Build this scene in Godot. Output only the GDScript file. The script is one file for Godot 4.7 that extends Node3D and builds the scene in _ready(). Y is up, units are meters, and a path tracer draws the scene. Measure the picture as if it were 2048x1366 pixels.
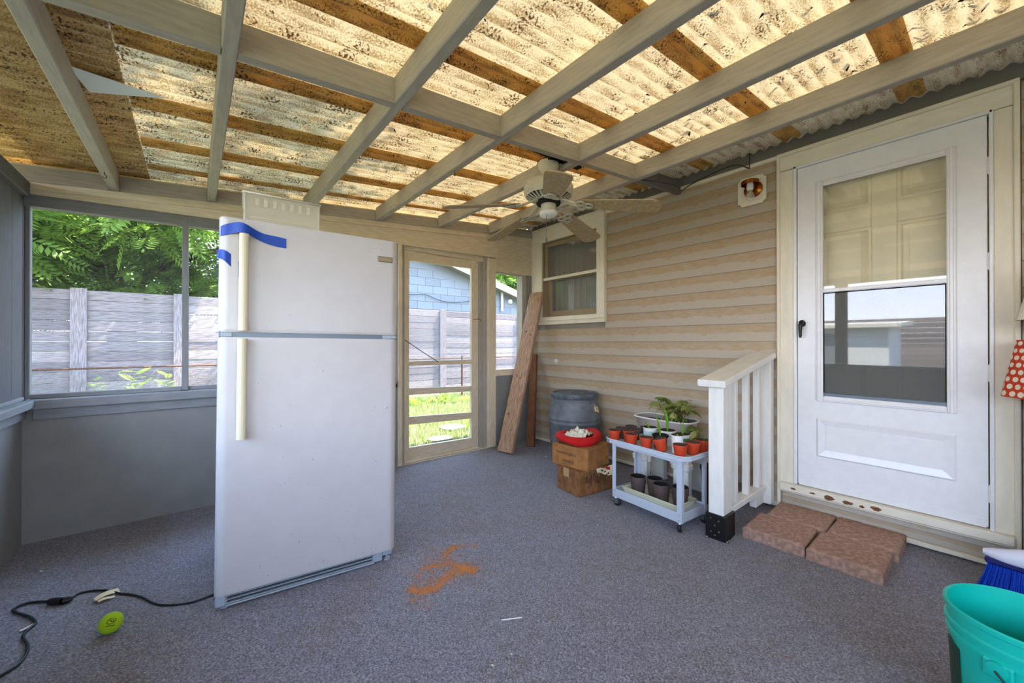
extends Node3D

# ---- camera model: the pixel helpers turn a place in the photograph into a direction; the distance always comes from a plane ----
const F := 780.0
const EYE := Vector3(0, 1.10, 0)
const XW := 3.03      # face of the house wall
const ZB := -3.33     # face of the back wall
const XL := -0.725    # face of the left wall
const PITCH := 0.084  # the porch roof falls away from the house
var CB := Basis.from_euler(Vector3(deg_to_rad(0.176), deg_to_rad(-39.186), 0))
var M := {}
var used := {}

func ray(x: float, y: float) -> Vector3:
	return CB * Vector3((x - 1024.0) / F, (683.0 - y) / F, -1.0)
func on_y(x: float, y: float, h := 0.0) -> Vector3:
	var d := ray(x, y)
	return EYE + d * ((h - EYE.y) / d.y)
func on_x(x: float, y: float, at: float) -> Vector3:
	var d := ray(x, y)
	return EYE + d * (at / d.x)
func on_z(x: float, y: float, at: float) -> Vector3:
	var d := ray(x, y)
	return EYE + d * (at / d.z)

# ---- geometry collector: everything added to one Shape becomes one mesh ----
class Shape:
	var v := PackedVector3Array()
	var n := PackedVector3Array()
	var uv := PackedVector2Array()
	var col := PackedColorArray()
	var x := Transform3D.IDENTITY
	var tinted := false
	var tint := Color.WHITE

	func tri(a: Vector3, b: Vector3, c: Vector3, na: Vector3, nb: Vector3, nc: Vector3, ua := Vector2.ZERO, ub := Vector2.ZERO, uc := Vector2.ZERO) -> void:
		a = x * a
		b = x * b
		c = x * c
		na = (x.basis * na).normalized()
		nb = (x.basis * nb).normalized()
		nc = (x.basis * nc).normalized()
		if (c - a).cross(b - a).dot(na + nb + nc) < 0.0:
			v.append_array(PackedVector3Array([a, c, b]))
			n.append_array(PackedVector3Array([na, nc, nb]))
			uv.append_array(PackedVector2Array([ua, uc, ub]))
		else:
			v.append_array(PackedVector3Array([a, b, c]))
			n.append_array(PackedVector3Array([na, nb, nc]))
			uv.append_array(PackedVector2Array([ua, ub, uc]))
		if tinted:
			col.append_array(PackedColorArray([tint, tint, tint]))

	func quad(a: Vector3, b: Vector3, c: Vector3, d: Vector3, nn := Vector3.ZERO, u0 := Vector2.ZERO, u1 := Vector2(1, 1)) -> void:
		if nn == Vector3.ZERO:
			nn = (c - a).cross(d - b).normalized()
		var ua := u0
		var ub := Vector2(u1.x, u0.y)
		var uc := u1
		var ud := Vector2(u0.x, u1.y)
		tri(a, b, c, nn, nn, nn, ua, ub, uc)
		tri(a, c, d, nn, nn, nn, ua, uc, ud)

	func box(c: Vector3, s: Vector3, b := 0.002) -> void:
		var h := s * 0.5
		b = minf(b, minf(h.x, minf(h.y, h.z)) * 0.9)
		for ax in 3:
			var u := (ax + 1) % 3
			var w := (ax + 2) % 3
			for sg: float in [-1.0, 1.0]:
				var nn := Vector3.ZERO
				nn[ax] = sg
				var p := []
				for q in [[-1, -1], [1, -1], [1, 1], [-1, 1]]:
					var k := Vector3.ZERO
					k[ax] = sg * h[ax]
					k[u] = q[0] * (h[u] - b)
					k[w] = q[1] * (h[w] - b)
					p.append(c + k)
				quad(p[0], p[1], p[2], p[3], nn)
		if b <= 0.0:
			return
		for ax in 3:
			var u := (ax + 1) % 3
			var w := (ax + 2) % 3
			for su: float in [-1.0, 1.0]:
				for sw: float in [-1.0, 1.0]:
					var k := Vector3.ZERO
					k[u] = su * h[u]
					k[w] = sw * (h[w] - b)
					var m := Vector3.ZERO
					m[u] = su * (h[u] - b)
					m[w] = sw * h[w]
					var e := Vector3.ZERO
					e[ax] = h[ax] - b
					var nn := Vector3.ZERO
					nn[u] = su
					nn[w] = sw
					quad(c + k - e, c + k + e, c + m + e, c + m - e, nn.normalized())
		for sx: float in [-1.0, 1.0]:
			for sy: float in [-1.0, 1.0]:
				for sz: float in [-1.0, 1.0]:
					var nn := Vector3(sx, sy, sz).normalized()
					tri(c + Vector3(sx * h.x, sy * (h.y - b), sz * (h.z - b)), c + Vector3(sx * (h.x - b), sy * h.y, sz * (h.z - b)), c + Vector3(sx * (h.x - b), sy * (h.y - b), sz * h.z), nn, nn, nn)

	# box from corner to corner
	func bx(x0: float, x1: float, y0: float, y1: float, z0: float, z1: float, b := 0.002) -> void:
		box(Vector3(x0 + x1, y0 + y1, z0 + z1) * 0.5, Vector3(absf(x1 - x0), absf(y1 - y0), absf(z1 - z0)), b)

	# profile of (radius, height) turned round the y axis
	func lathe(p: Array, seg := 32, c := Vector3.ZERO, soft := 40.0, squash := Vector2.ONE) -> void:
		var k := p.size() - 1
		var fn := []
		for i in k:
			var d: Vector2 = p[i + 1] - p[i]
			fn.append(Vector2(d.y, -d.x).normalized())
		for i in k:
			var n0: Vector2 = fn[i]
			var n1: Vector2 = fn[i]
			if i > 0 and absf(rad_to_deg(fn[i].angle_to(fn[i - 1]))) < soft:
				n0 = (fn[i] + fn[i - 1]).normalized()
			if i < k - 1 and absf(rad_to_deg(fn[i].angle_to(fn[i + 1]))) < soft:
				n1 = (fn[i] + fn[i + 1]).normalized()
			for j in seg:
				var a0 := TAU * j / seg
				var a1 := TAU * (j + 1) / seg
				var d0 := Vector3(cos(a0) * squash.x, 0, sin(a0) * squash.y)
				var d1 := Vector3(cos(a1) * squash.x, 0, sin(a1) * squash.y)
				var A: Vector3 = c + d0 * p[i].x + Vector3.UP * p[i].y
				var B: Vector3 = c + d1 * p[i].x + Vector3.UP * p[i].y
				var C: Vector3 = c + d1 * p[i + 1].x + Vector3.UP * p[i + 1].y
				var D: Vector3 = c + d0 * p[i + 1].x + Vector3.UP * p[i + 1].y
				var NA := d0 * n0.x + Vector3.UP * n0.y
				var NB := d1 * n0.x + Vector3.UP * n0.y
				var NC := d1 * n1.x + Vector3.UP * n1.y
				var ND := d0 * n1.x + Vector3.UP * n1.y
				var u0 := float(j) / seg
				var u1 := float(j + 1) / seg
				var v0 := float(i) / k
				var v1 := float(i + 1) / k
				if p[i].x > 1e-6:
					tri(A, B, C, NA, NB, NC, Vector2(u0, v0), Vector2(u1, v0), Vector2(u1, v1))
				if p[i + 1].x > 1e-6:
					tri(A, C, D, NA, NC, ND, Vector2(u0, v0), Vector2(u1, v1), Vector2(u0, v1))

	# round bar along a line of points; r is a number or one radius per point
	func tube(p: Array, r, sides := 8, closed := false) -> void:
		var k := p.size()
		var rings := []
		var norms := []
		var up := Vector3.UP
		var first: Vector3 = (p[1] - p[0]).normalized()
		if absf(first.dot(up)) > 0.9:
			up = Vector3.RIGHT
		for i in k:
			var t: Vector3
			if closed:
				t = (p[(i + 1) % k] - p[(i + k - 1) % k]).normalized()
			else:
				t = (p[mini(i + 1, k - 1)] - p[maxi(i - 1, 0)]).normalized()
			var s := t.cross(up).normalized()
			up = s.cross(t).normalized()
			var rr: float = r[i] if r is Array else r
			var ring := []
			var nn := []
			for j in sides:
				var a := TAU * j / sides
				var d := s * cos(a) + up * sin(a)
				ring.append(p[i] + d * rr)
				nn.append(d)
			rings.append(ring)
			norms.append(nn)
		for i in (k if closed else k - 1):
			var i2 := (i + 1) % k
			for j in sides:
				var j2 := (j + 1) % sides
				tri(rings[i][j], rings[i][j2], rings[i2][j2], norms[i][j], norms[i][j2], norms[i2][j2])
				tri(rings[i][j], rings[i2][j2], rings[i2][j], norms[i][j], norms[i2][j2], norms[i2][j])
		if not closed:
			for e in [0, k - 1]:
				var t: Vector3 = (p[1] - p[0]).normalized() * -1.0 if e == 0 else (p[k - 1] - p[k - 2]).normalized()
				for j in range(1, sides - 1):
					tri(rings[e][0], rings[e][j], rings[e][j + 1], t, t, t)

	# outline in x and y, pushed from z0 to z1
	func prism(poly: PackedVector2Array, z0: float, z1: float) -> void:
		var t := Geometry2D.triangulate_polygon(poly)
		for e in [[z0, Vector3(0, 0, -1 if z1 > z0 else 1)], [z1, Vector3(0, 0, 1 if z1 > z0 else -1)]]:
			for i in range(0, t.size(), 3):
				var a := poly[t[i]]
				var b := poly[t[i + 1]]
				var c := poly[t[i + 2]]
				tri(Vector3(a.x, a.y, e[0]), Vector3(b.x, b.y, e[0]), Vector3(c.x, c.y, e[0]), e[1], e[1], e[1], a, b, c)
		var turn := -1.0 if Geometry2D.is_polygon_clockwise(poly) else 1.0
		for i in poly.size():
			var a := poly[i]
			var b := poly[(i + 1) % poly.size()]
			var d := (b - a).normalized() * turn
			var nn := Vector3(d.y, -d.x, 0)
			quad(Vector3(a.x, a.y, z0), Vector3(b.x, b.y, z0), Vector3(b.x, b.y, z1), Vector3(a.x, a.y, z1), nn)

	# smooth sheet: f(u, v) for u and v in 0..1; thick > 0 closes it with a second side
	func sheet(f: Callable, nu: int, nv: int, thick := 0.0, us := 1.0, vs := 1.0) -> void:
		var p := []
		for i in nu + 1:
			var row := []
			for j in nv + 1:
				row.append(f.call(float(i) / nu, float(j) / nv))
			p.append(row)
		var q := []
		for i in nu + 1:
			var row := []
			for j in nv + 1:
				var du: Vector3 = p[mini(i + 1, nu)][j] - p[maxi(i - 1, 0)][j]
				var dv: Vector3 = p[i][mini(j + 1, nv)] - p[i][maxi(j - 1, 0)]
				row.append(du.cross(dv).normalized())
			q.append(row)
		for side in ([0.0] if thick <= 0.0 else [0.5, -0.5]):
			var o: float = side * thick
			var sg := 1.0 if side >= 0.0 else -1.0
			for i in nu:
				for j in nv:
					var a: Vector3 = p[i][j] + q[i][j] * o
					var b: Vector3 = p[i + 1][j] + q[i + 1][j] * o
					var c: Vector3 = p[i + 1][j + 1] + q[i + 1][j + 1] * o
					var d: Vector3 = p[i][j + 1] + q[i][j + 1] * o
					var ua := Vector2(us * i / nu, vs * j / nv)
					var uc := Vector2(us * (i + 1) / nu, vs * (j + 1) / nv)
					tri(a, b, c, q[i][j] * sg, q[i + 1][j] * sg, q[i + 1][j + 1] * sg, ua, Vector2(uc.x, ua.y), uc)
					tri(a, c, d, q[i][j] * sg, q[i + 1][j + 1] * sg, q[i][j + 1] * sg, ua, uc, Vector2(ua.x, uc.y))
		if thick > 0.0:
			var h := thick * 0.5
			for i in nu:
				for j in [0, nv]:
					quad(p[i][j] + q[i][j] * h, p[i + 1][j] + q[i + 1][j] * h, p[i + 1][j] - q[i + 1][j] * h, p[i][j] - q[i][j] * h)
			for j in nv:
				for i in [0, nu]:
					quad(p[i][j] + q[i][j] * h, p[i][j + 1] + q[i][j + 1] * h, p[i][j + 1] - q[i][j + 1] * h, p[i][j] - q[i][j] * h)

	func ball(c: Vector3, r: Vector3, seg := 20) -> void:
		var rows := seg / 2
		for i in rows:
			for j in seg:
				var q := []
				for e in [[i, j], [i, j + 1], [i + 1, j + 1], [i + 1, j]]:
					var th: float = PI * e[0] / rows
					var ph: float = TAU * e[1] / seg
					q.append(Vector3(sin(th) * cos(ph), cos(th), sin(th) * sin(ph)))
				if i > 0:
					tri(c + q[0] * r, c + q[1] * r, c + q[2] * r, q[0], q[1], q[2])
				if i < rows - 1:
					tri(c + q[0] * r, c + q[2] * r, c + q[3] * r, q[0], q[2], q[3])

	func mesh() -> ArrayMesh:
		var a := []
		a.resize(Mesh.ARRAY_MAX)
		a[Mesh.ARRAY_VERTEX] = v
		a[Mesh.ARRAY_NORMAL] = n
		a[Mesh.ARRAY_TEX_UV] = uv
		if col.size() == v.size():
			a[Mesh.ARRAY_COLOR] = col
		var m := ArrayMesh.new()
		m.add_surface_from_arrays(Mesh.PRIMITIVE_TRIANGLES, a)
		return m

# ---- nodes ----
func numbered(called: String) -> String:
	var k: int = used.get(called, 0)
	used[called] = k + 1
	return called if k == 0 else "%s_%03d" % [called, k]

func thing(called: String, label: String, category: String, group := "", at := Transform3D.IDENTITY) -> Node3D:
	var o := Node3D.new()
	o.name = numbered(called)
	o.transform = at
	add_child(o)
	tag(o, label, category, group)
	return o

func tag(o: Node3D, label: String, category: String, group := "") -> Node3D:
	o.set_meta("label", label)
	o.set_meta("category", category)
	if group:
		o.set_meta("group", group)
	return o

func structure(called: String) -> Node3D:
	var o := Node3D.new()
	o.name = called
	add_child(o)
	o.set_meta("kind", "structure")
	return o

func put(parent: Node3D, called: String, m: Mesh, mat: Material, at := Transform3D.IDENTITY, label := "") -> MeshInstance3D:
	var o := MeshInstance3D.new()
	o.name = called if parent != self else numbered(called)
	o.mesh = m
	o.material_override = mat
	o.transform = at
	parent.add_child(o, true)
	if label:
		o.set_meta("label", label)
	return o

func part(parent: Node3D, called: String, s: Shape, mat: Material, at := Transform3D.IDENTITY, label := "") -> MeshInstance3D:
	return put(parent, called, s.mesh(), mat, at, label)

func beam(parent: Node3D, called: String, x0: float, x1: float, y0: float, y1: float, z0: float, z1: float, mat: Material, b := 0.003) -> MeshInstance3D:
	var s := Shape.new()
	var c := Vector3(x0 + x1, y0 + y1, z0 + z1) * 0.5
	s.box(Vector3.ZERO, Vector3(absf(x1 - x0), absf(y1 - y0), absf(z1 - z0)), b)
	return part(parent, called, s, mat, Transform3D(Basis.IDENTITY, c))

func copy(o: Node3D, called: String, label: String, at: Transform3D) -> Node3D:
	var c: Node3D = o.duplicate()
	c.name = numbered(called)
	add_child(c)
	c.transform = at
	if label:
		c.set_meta("label", label)
	return c

func spin(deg: float, at: Vector3) -> Transform3D:
	return Transform3D(Basis(Vector3.UP, deg_to_rad(deg)), at)

func lettering(parent: Node3D, called: String, words: String, height: float, mat: Material, at: Transform3D, slant := 0.0) -> MeshInstance3D:
	var t := TextMesh.new()
	var f := SystemFont.new()
	f.font_names = PackedStringArray(["Droid Sans"])
	t.font = f
	t.text = words
	t.font_size = 64
	t.pixel_size = height / 46.0
	t.depth = 0.0006
	return put(parent, called, t, mat, at)

# ---- materials ----
func noise_map(sd: int, freq: float, dark: float, kind := FastNoiseLite.TYPE_SIMPLEX_SMOOTH, octaves := 4, lo := 0.25, hi := 0.75, size := 512) -> NoiseTexture2D:
	var f := FastNoiseLite.new()
	f.seed = sd
	f.noise_type = kind
	f.frequency = freq
	f.fractal_octaves = octaves
	var g := Gradient.new()
	g.offsets = PackedFloat32Array([lo, hi])
	g.colors = PackedColorArray([Color(dark, dark, dark), Color.WHITE])
	var t := NoiseTexture2D.new()
	t.width = size
	t.height = size
	t.seamless = true
	t.noise = f
	t.color_ramp = g
	return t

func grain_map(sd: int, size: int, lo: float, hi: float, blur: int) -> ImageTexture:
	var r := RandomNumberGenerator.new()
	r.seed = sd
	var d := PackedByteArray()
	d.resize(size * size)
	for i in size * size:
		d[i] = int(255.0 * lerpf(lo, hi, r.randf()))
	var im := Image.create_from_data(size, size, false, Image.FORMAT_L8, d)
	if blur > 1:
		im.resize(size / blur, size / blur, Image.INTERPOLATE_BILINEAR)
		im.resize(size, size, Image.INTERPOLATE_CUBIC)
	im.convert(Image.FORMAT_RGB8)
	return ImageTexture.create_from_image(im)

func mat(c: Color, rough := 0.7, metal := 0.0, spec := 0.5) -> StandardMaterial3D:
	var m := StandardMaterial3D.new()
	m.albedo_color = c
	m.roughness = rough
	m.metallic = metal
	m.metallic_specular = spec
	return m

func textured(c: Color, rough: float, tex: Texture2D, scale: Vector3, bump: Texture2D = null, bump_cm := 0.0, world := false) -> StandardMaterial3D:
	var m := mat(c, rough)
	m.albedo_texture = tex
	m.uv1_triplanar = true
	m.uv1_world_triplanar = world
	m.uv1_scale = scale
	m.uv1_triplanar_sharpness = 4.0
	if bump:
		m.heightmap_enabled = true
		m.heightmap_texture = bump
		m.heightmap_scale = bump_cm
	return m

func glass(c: Color, alpha: float) -> StandardMaterial3D:
	var m := mat(Color(c, alpha), 0.02)
	m.transparency = BaseMaterial3D.TRANSPARENCY_ALPHA
	return m

func veil(c: Color, alpha: float, rough := 0.8) -> StandardMaterial3D:
	var m := mat(Color(c, alpha), rough)
	m.transparency = BaseMaterial3D.TRANSPARENCY_ALPHA
	return m

func wood_set(key: String, c: Color, rough: float, tex: Texture2D, along: float, across: float, bump_cm: float) -> void:
	M[key + "_x"] = textured(c, rough, tex, Vector3(along, across, across), tex, bump_cm)
	M[key + "_y"] = textured(c, rough, tex, Vector3(across, along, across), tex, bump_cm)
	M[key + "_z"] = textured(c, rough, tex, Vector3(across, across, along), tex, bump_cm)

func _ready() -> void:
	set_the_light()
	make_materials()
	build_floor()
	build_roof()
	build_house_wall()
	build_back_wall()
	build_far_sides()
	build_screen_door()
	build_house_door()
	build_window_in_siding()
	build_refrigerator()
	build_fan()
	build_railing()
	build_step()
	build_cart()
	build_planter_corner()
	build_boxes()
	build_barrel()
	build_boards()
	build_sconce()
	build_bucket_and_broom()
	build_shades()
	build_cord_and_ball()
	build_litter()
	build_wiring()
	build_yard()

func set_the_light() -> void:
	var cam := Camera3D.new()
	cam.name = "camera"
	cam.position = EYE
	cam.basis = CB
	cam.fov = rad_to_deg(2.0 * atan(683.0 / F))
	cam.near = 0.02
	cam.far = 200.0
	add_child(cam)
	cam.current = true
	var env := Environment.new()
	env.background_mode = Environment.BG_SKY
	var sky := Sky.new()
	var sm := ProceduralSkyMaterial.new()
	sm.sky_top_color = Color(0.62, 0.74, 0.92)
	sm.sky_horizon_color = Color(0.93, 0.95, 0.98)
	sm.ground_bottom_color = Color(0.36, 0.37, 0.30)
	sm.ground_horizon_color = Color(0.55, 0.58, 0.45)
	sm.sky_energy_multiplier = 1.0
	sm.energy_multiplier = 6.5
	sm.sun_angle_max = 2.0
	sky.sky_material = sm
	env.sky = sky
	env.tonemap_mode = Environment.TONE_MAPPER_LINEAR
	env.tonemap_exposure = EXPOSURE
	env.sdfgi_enabled = true
	env.ssao_enabled = true
	env.ssil_enabled = true
	var we := WorldEnvironment.new()
	we.name = "sky_and_exposure"
	we.environment = env
	add_child(we)
	var sun := DirectionalLight3D.new()
	sun.name = "sun"
	sun.basis = Basis.looking_at(-Vector3(0.40, 0.90, 0.10).normalized())
	sun.light_color = Color(1.0, 0.95, 0.86)
	sun.light_energy = SUN
	sun.light_angular_distance = 0.6
	sun.shadow_enabled = true
	add_child(sun)

const EXPOSURE := 2.1
const SUN := 7.0

func make_materials() -> void:
	var mottle := noise_map(3, 0.012, 0.965)
	var streak := noise_map(7, 0.02, 0.93, FastNoiseLite.TYPE_SIMPLEX_SMOOTH, 5, 0.2, 0.8)
	var rough_wood := noise_map(9, 0.03, 0.76, FastNoiseLite.TYPE_SIMPLEX_SMOOTH, 5, 0.25, 0.7)
	var specks := noise_map(11, 0.06, 0.62, FastNoiseLite.TYPE_CELLULAR, 2, 0.02, 0.10)
	var fine := grain_map(5, 256, 0.75, 1.0, 1)
	M.mottle = mottle
	M.streak = streak
	M.specks = specks
	M.fine = fine
	wood_set("paint", Color(0.68, 0.65, 0.60), 0.75, streak, 0.6, 5.0, 0.10)
	wood_set("sill", Color(0.52, 0.525, 0.535), 0.7, streak, 0.6, 5.0, 0.15)
	wood_set("grey", Color(0.37, 0.37, 0.375), 0.8, streak, 0.6, 5.0, 0.3)
	wood_set("frame", Color(0.88, 0.82, 0.71), 0.7, streak, 0.6, 5.0, 0.08)
	wood_set("cream", Color(0.91, 0.87, 0.78), 0.6, mottle, 0.8, 2.5, 0.1)
	wood_set("rail", Color(0.91, 0.89, 0.85), 0.6, mottle, 0.8, 3.0, 0.12)
	wood_set("fence", Color(0.58, 0.54, 0.55), 0.9, rough_wood, 0.35, 5.0, 0.5)
	wood_set("pine", Color(0.72, 0.57, 0.45), 0.8, rough_wood, 0.5, 5.5, 0.15)
	wood_set("stake", Color(0.50, 0.32, 0.18), 0.8, rough_wood, 0.6, 6.0, 0.2)
	wood_set("bark", Color(0.34, 0.28, 0.22), 0.95, rough_wood, 2.0, 5.0, 1.5)
	M.wall = textured(Color(0.54, 0.53, 0.515), 0.8, mottle, Vector3(0.7, 0.7, 0.7), fine, 0.06)
	M.white_door = textured(Color(0.91, 0.90, 0.89), 0.28, noise_map(21, 0.02, 0.985), Vector3(1.2, 1.2, 1.2))
	M.inner_door = textured(Color(0.91, 0.86, 0.70), 0.45, mottle, Vector3(0.6, 0.6, 0.6))
	M.fridge = textured(Color(0.755, 0.735, 0.73), 0.34, noise_map(22, 0.015, 0.985), Vector3(1.1, 1.1, 1.1), fine, 0.015)
	M.handle = mat(Color(0.84, 0.80, 0.68), 0.4)
	M.grey_trim = mat(Color(0.42, 0.46, 0.50), 0.4, 0.3)
	M.grille = mat(Color(0.62, 0.66, 0.70), 0.45)
	M.black = mat(Color(0.025, 0.025, 0.028), 0.45)
	M.black_matt = mat(Color(0.02, 0.02, 0.022), 0.85)
	M.tape = mat(Color(0.02, 0.26, 0.66), 0.55)
	M.badge = mat(Color(0.48, 0.45, 0.40), 0.35, 0.5)
	M.clear = glass(Color(0.92, 0.92, 0.90), 0.10)
	M.pane = glass(Color(0.9, 0.93, 0.92), 0.04)
	M.bug_screen = veil(Color(0.5, 0.5, 0.5), 0.10)
	M.dark_screen = veil(Color(0.27, 0.26, 0.25), 0.55)
	M.door_screen = veil(Color(0.72, 0.75, 0.78), 0.14)
	M.chrome = mat(Color(0.62, 0.63, 0.65), 0.28, 1.0)
	M.steel = mat(Color(0.5, 0.5, 0.5), 0.4, 0.9)
	M.rust = textured(Color(0.34, 0.22, 0.16), 0.9, mottle, Vector3(6, 6, 6))
	M.brass = mat(Color(0.62, 0.37, 0.14), 0.25, 1.0)
	M.white_plastic = mat(Color(0.88, 0.87, 0.84), 0.45)
	M.cart = mat(Color(0.72, 0.74, 0.77), 0.45)
	M.rubber = mat(Color(0.05, 0.05, 0.055), 0.6)
	M.terracotta = mat(Color(0.74, 0.24, 0.11), 0.5)
	M.pot_inside = mat(Color(0.25, 0.18, 0.14), 0.9)
	M.brown_pot = textured(Color(0.30, 0.235, 0.215), 0.7, mottle, Vector3(4, 4, 4))
	M.soil = textured(Color(0.20, 0.12, 0.075), 1.0, specks, Vector3(9, 9, 9), specks, 0.6)
	M.dark_soil = textured(Color(0.07, 0.05, 0.04), 1.0, specks, Vector3(12, 12, 12), specks, 0.5)
	M.tray = mat(Color(0.82, 0.80, 0.68), 0.5)
	M.card = textured(Color(0.66, 0.44, 0.23), 0.85, noise_map(31, 0.01, 0.86), Vector3(2, 2, 2), fine, 0.02)
	M.card_old = textured(Color(0.56, 0.37, 0.20), 0.85, noise_map(32, 0.012, 0.80), Vector3(2.2, 2.2, 2.2), fine, 0.02)
	M.ink = mat(Color(0.04, 0.03, 0.03), 0.6)
	M.packing = mat(Color(0.72, 0.58, 0.40), 0.12)
	M.red = textured(Color(0.74, 0.035, 0.03), 0.9, mottle, Vector3(5, 5, 5), fine, 0.05)
	M.cloth = textured(Color(0.86, 0.84, 0.76), 0.95, mottle, Vector3(9, 9, 9))
	M.maroon = mat(Color(0.50, 0.08, 0.14), 0.9)
	M.barrel = textured(Color(0.42, 0.44, 0.46), 0.5, noise_map(41, 0.01, 0.85), Vector3(1.6, 1.6, 1.6))
	M.barrel_lid = textured(Color(0.37, 0.39, 0.42), 0.55, noise_map(42, 0.012, 0.80), Vector3(2, 2, 2))
	M.paper = mat(Color(0.88, 0.80, 0.64), 0.8)
	M.paver = textured(Color(0.70, 0.55, 0.47), 0.95, noise_map(51, 0.02, 0.82), Vector3(3, 3, 3), fine, 0.12)
	M.paver_side = M.paver
	M.green_bucket = mat(Color(0.02, 0.68, 0.60), 0.35)
	M.dark_green = mat(Color(0.01, 0.22, 0.13), 0.4)
	M.bristle = mat(Color(0.02, 0.28, 0.78), 0.5)
	M.broom = mat(Color(0.84, 0.84, 0.88), 0.4)
	M.straw = mat(Color(0.66, 0.54, 0.30), 0.9)
	M.dots = mat(Color(0.80, 0.24, 0.10), 0.8)
	M.dot_white = mat(Color(0.93, 0.86, 0.76), 0.8)
	M.pleat = mat(Color(0.90, 0.86, 0.78), 0.75)
	M.fan_white = textured(Color(0.80, 0.77, 0.68), 0.5, mottle, Vector3(5, 5, 5))
	M.blade = textured(Color(0.74, 0.64, 0.48), 0.7, noise_map(61, 0.02, 0.88), Vector3(3, 8, 3))
	M.ball = textured(Color(0.72, 0.88, 0.05), 0.95, fine, Vector3(14, 14, 14), fine, 0.12)
	M.ball.rim_enabled = true
	M.ball.rim = 0.5
	M.cord = mat(Color(0.02, 0.10, 0.10), 0.45)
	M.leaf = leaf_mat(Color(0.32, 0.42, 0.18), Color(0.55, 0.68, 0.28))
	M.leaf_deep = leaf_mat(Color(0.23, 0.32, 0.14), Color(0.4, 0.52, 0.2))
	M.leaf_dry = mat(Color(0.20, 0.13, 0.07), 0.95)
	M.sprout = leaf_mat(Color(0.42, 0.62, 0.14), Color(0.6, 0.8, 0.3))
	M.vine = leaf_mat(Color(0.50, 0.54, 0.28), Color(0.5, 0.6, 0.25))
	M.vine_pale = leaf_mat(Color(0.66, 0.66, 0.42), Color(0.6, 0.62, 0.35))
	M.grass = leaf_mat(Color(0.38, 0.43, 0.27), Color(0.38, 0.45, 0.26))
	M.lawn = textured(Color(0.44, 0.45, 0.33), 1.0, noise_map(71, 0.03, 0.6), Vector3(0.7, 0.7, 0.7), specks, 1.0, true)
	M.blue_wall = mat(Color(0.47, 0.50, 0.53), 0.8)
	M.white_trim = mat(Color(0.86, 0.88, 0.90), 0.7)
	M.soffit = mat(Color(0.44, 0.42, 0.40), 0.8)
	M.shingle = textured(Color(0.42, 0.40, 0.38), 0.95, specks, Vector3(3, 3, 3))
	M.stone = textured(Color(0.56, 0.52, 0.48), 0.95, mottle, Vector3(2, 2, 2))
	M.room = mat(Color(0.62, 0.57, 0.49), 0.9)
	M.sash = textured(Color(0.60, 0.53, 0.42), 0.65, mottle, Vector3(2, 2, 2))
	M.lace = veil(Color(0.62, 0.60, 0.54), 0.55)
	M.concrete = textured(Color(0.5, 0.49, 0.47), 0.95, mottle, Vector3(1, 1, 1))
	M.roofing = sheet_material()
	M.roofing_old = M.roofing.duplicate()
	M.roofing_old.albedo_color = Color(0.90, 0.80, 0.60)
	M.roofing_amber = M.roofing.duplicate()
	M.roofing_amber.albedo_color = Color(0.90, 0.755, 0.47)
	M.roofing_amber.backlight = Color(0.66, 0.61, 0.52)
	M.siding = siding_material()
	M.siding_plain = textured(Color(0.56, 0.52, 0.46), 0.6, mottle, Vector3(0.8, 0.8, 0.8))
	M.flash = textured(Color(0.46, 0.44, 0.42), 0.7, mottle, Vector3(0.8, 0.8, 0.8))

func leaf_mat(c: Color, back: Color) -> StandardMaterial3D:
	var m := mat(c, 0.5, 0.0, 0.4)
	m.backlight_enabled = true
	m.backlight = back
	return m

# Yellowed fibreglass: grimy streaks, crumbs of leaf and algae along the flutes; tree shade painted in downslope.
func sheet_material() -> StandardMaterial3D:
	var w := 2048
	var h := 1024
	var kinds := []
	for e in [[101, 0.012, 4], [102, 0.13, 3], [103, 0.006, 2], [104, 0.085, 3]]:
		var f := FastNoiseLite.new()
		f.seed = e[0]
		f.frequency = e[1]
		f.fractal_octaves = e[2]
		kinds.append(f)
	var a: FastNoiseLite = kinds[0]
	var b: FastNoiseLite = kinds[1]
	var c: FastNoiseLite = kinds[2]
	var d: FastNoiseLite = kinds[3]
	var data := PackedByteArray()
	data.resize(w * h * 3)
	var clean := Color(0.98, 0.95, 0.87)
	var grime_and_shade := Color(0.68, 0.58, 0.43)
	var crumb := Color(0.32, 0.24, 0.15)
	for y in h:
		# the texture holds sixteen flutes: crumbs and dirt collect in the valleys
		var valley := 0.5 + 0.5 * cos(TAU * 16.0 * y / h)
		var my := y * 1.045
		for x in w:
			var mx := x * 2.27
			var g := a.get_noise_2d(mx * 0.5, my * 2.0) * 0.5 + 0.5
			var s := b.get_noise_2d(mx, my) * 0.5 + 0.5
			var k := clampf((g - 0.26 - 0.30 * float(x) / w) * 2.2 + (s - 0.5) * 3.0 + (valley - 0.45) * 0.70, 0.0, 1.0)  # denser away from the house: tree shade painted in with the dirt
			var col := clean.lerp(grime_and_shade, k * 0.85)
			var zone := c.get_noise_2d(mx, my + 4000.0) * 0.5 + 0.5
			if zone + valley * 0.1 > 0.44:
				var p := d.get_noise_2d(mx * 0.8, my) * 0.5 + 0.5
				col = col.lerp(crumb, clampf((p + zone * 0.60 + valley * 0.10 - 1.08) * 12.0, 0.0, 1.0) * 0.92)
			var i := (y * w + x) * 3
			data[i] = int(col.r * 255.0)
			data[i + 1] = int(col.g * 255.0)
			data[i + 2] = int(col.b * 255.0)
	var im := Image.create_from_data(w, h, false, Image.FORMAT_RGB8, data)
	var m := mat(Color.WHITE, 0.5)
	m.albedo_texture = ImageTexture.create_from_image(im)
	m.backlight_enabled = true
	m.backlight = Color(0.36, 0.332, 0.278)
	return m

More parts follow.
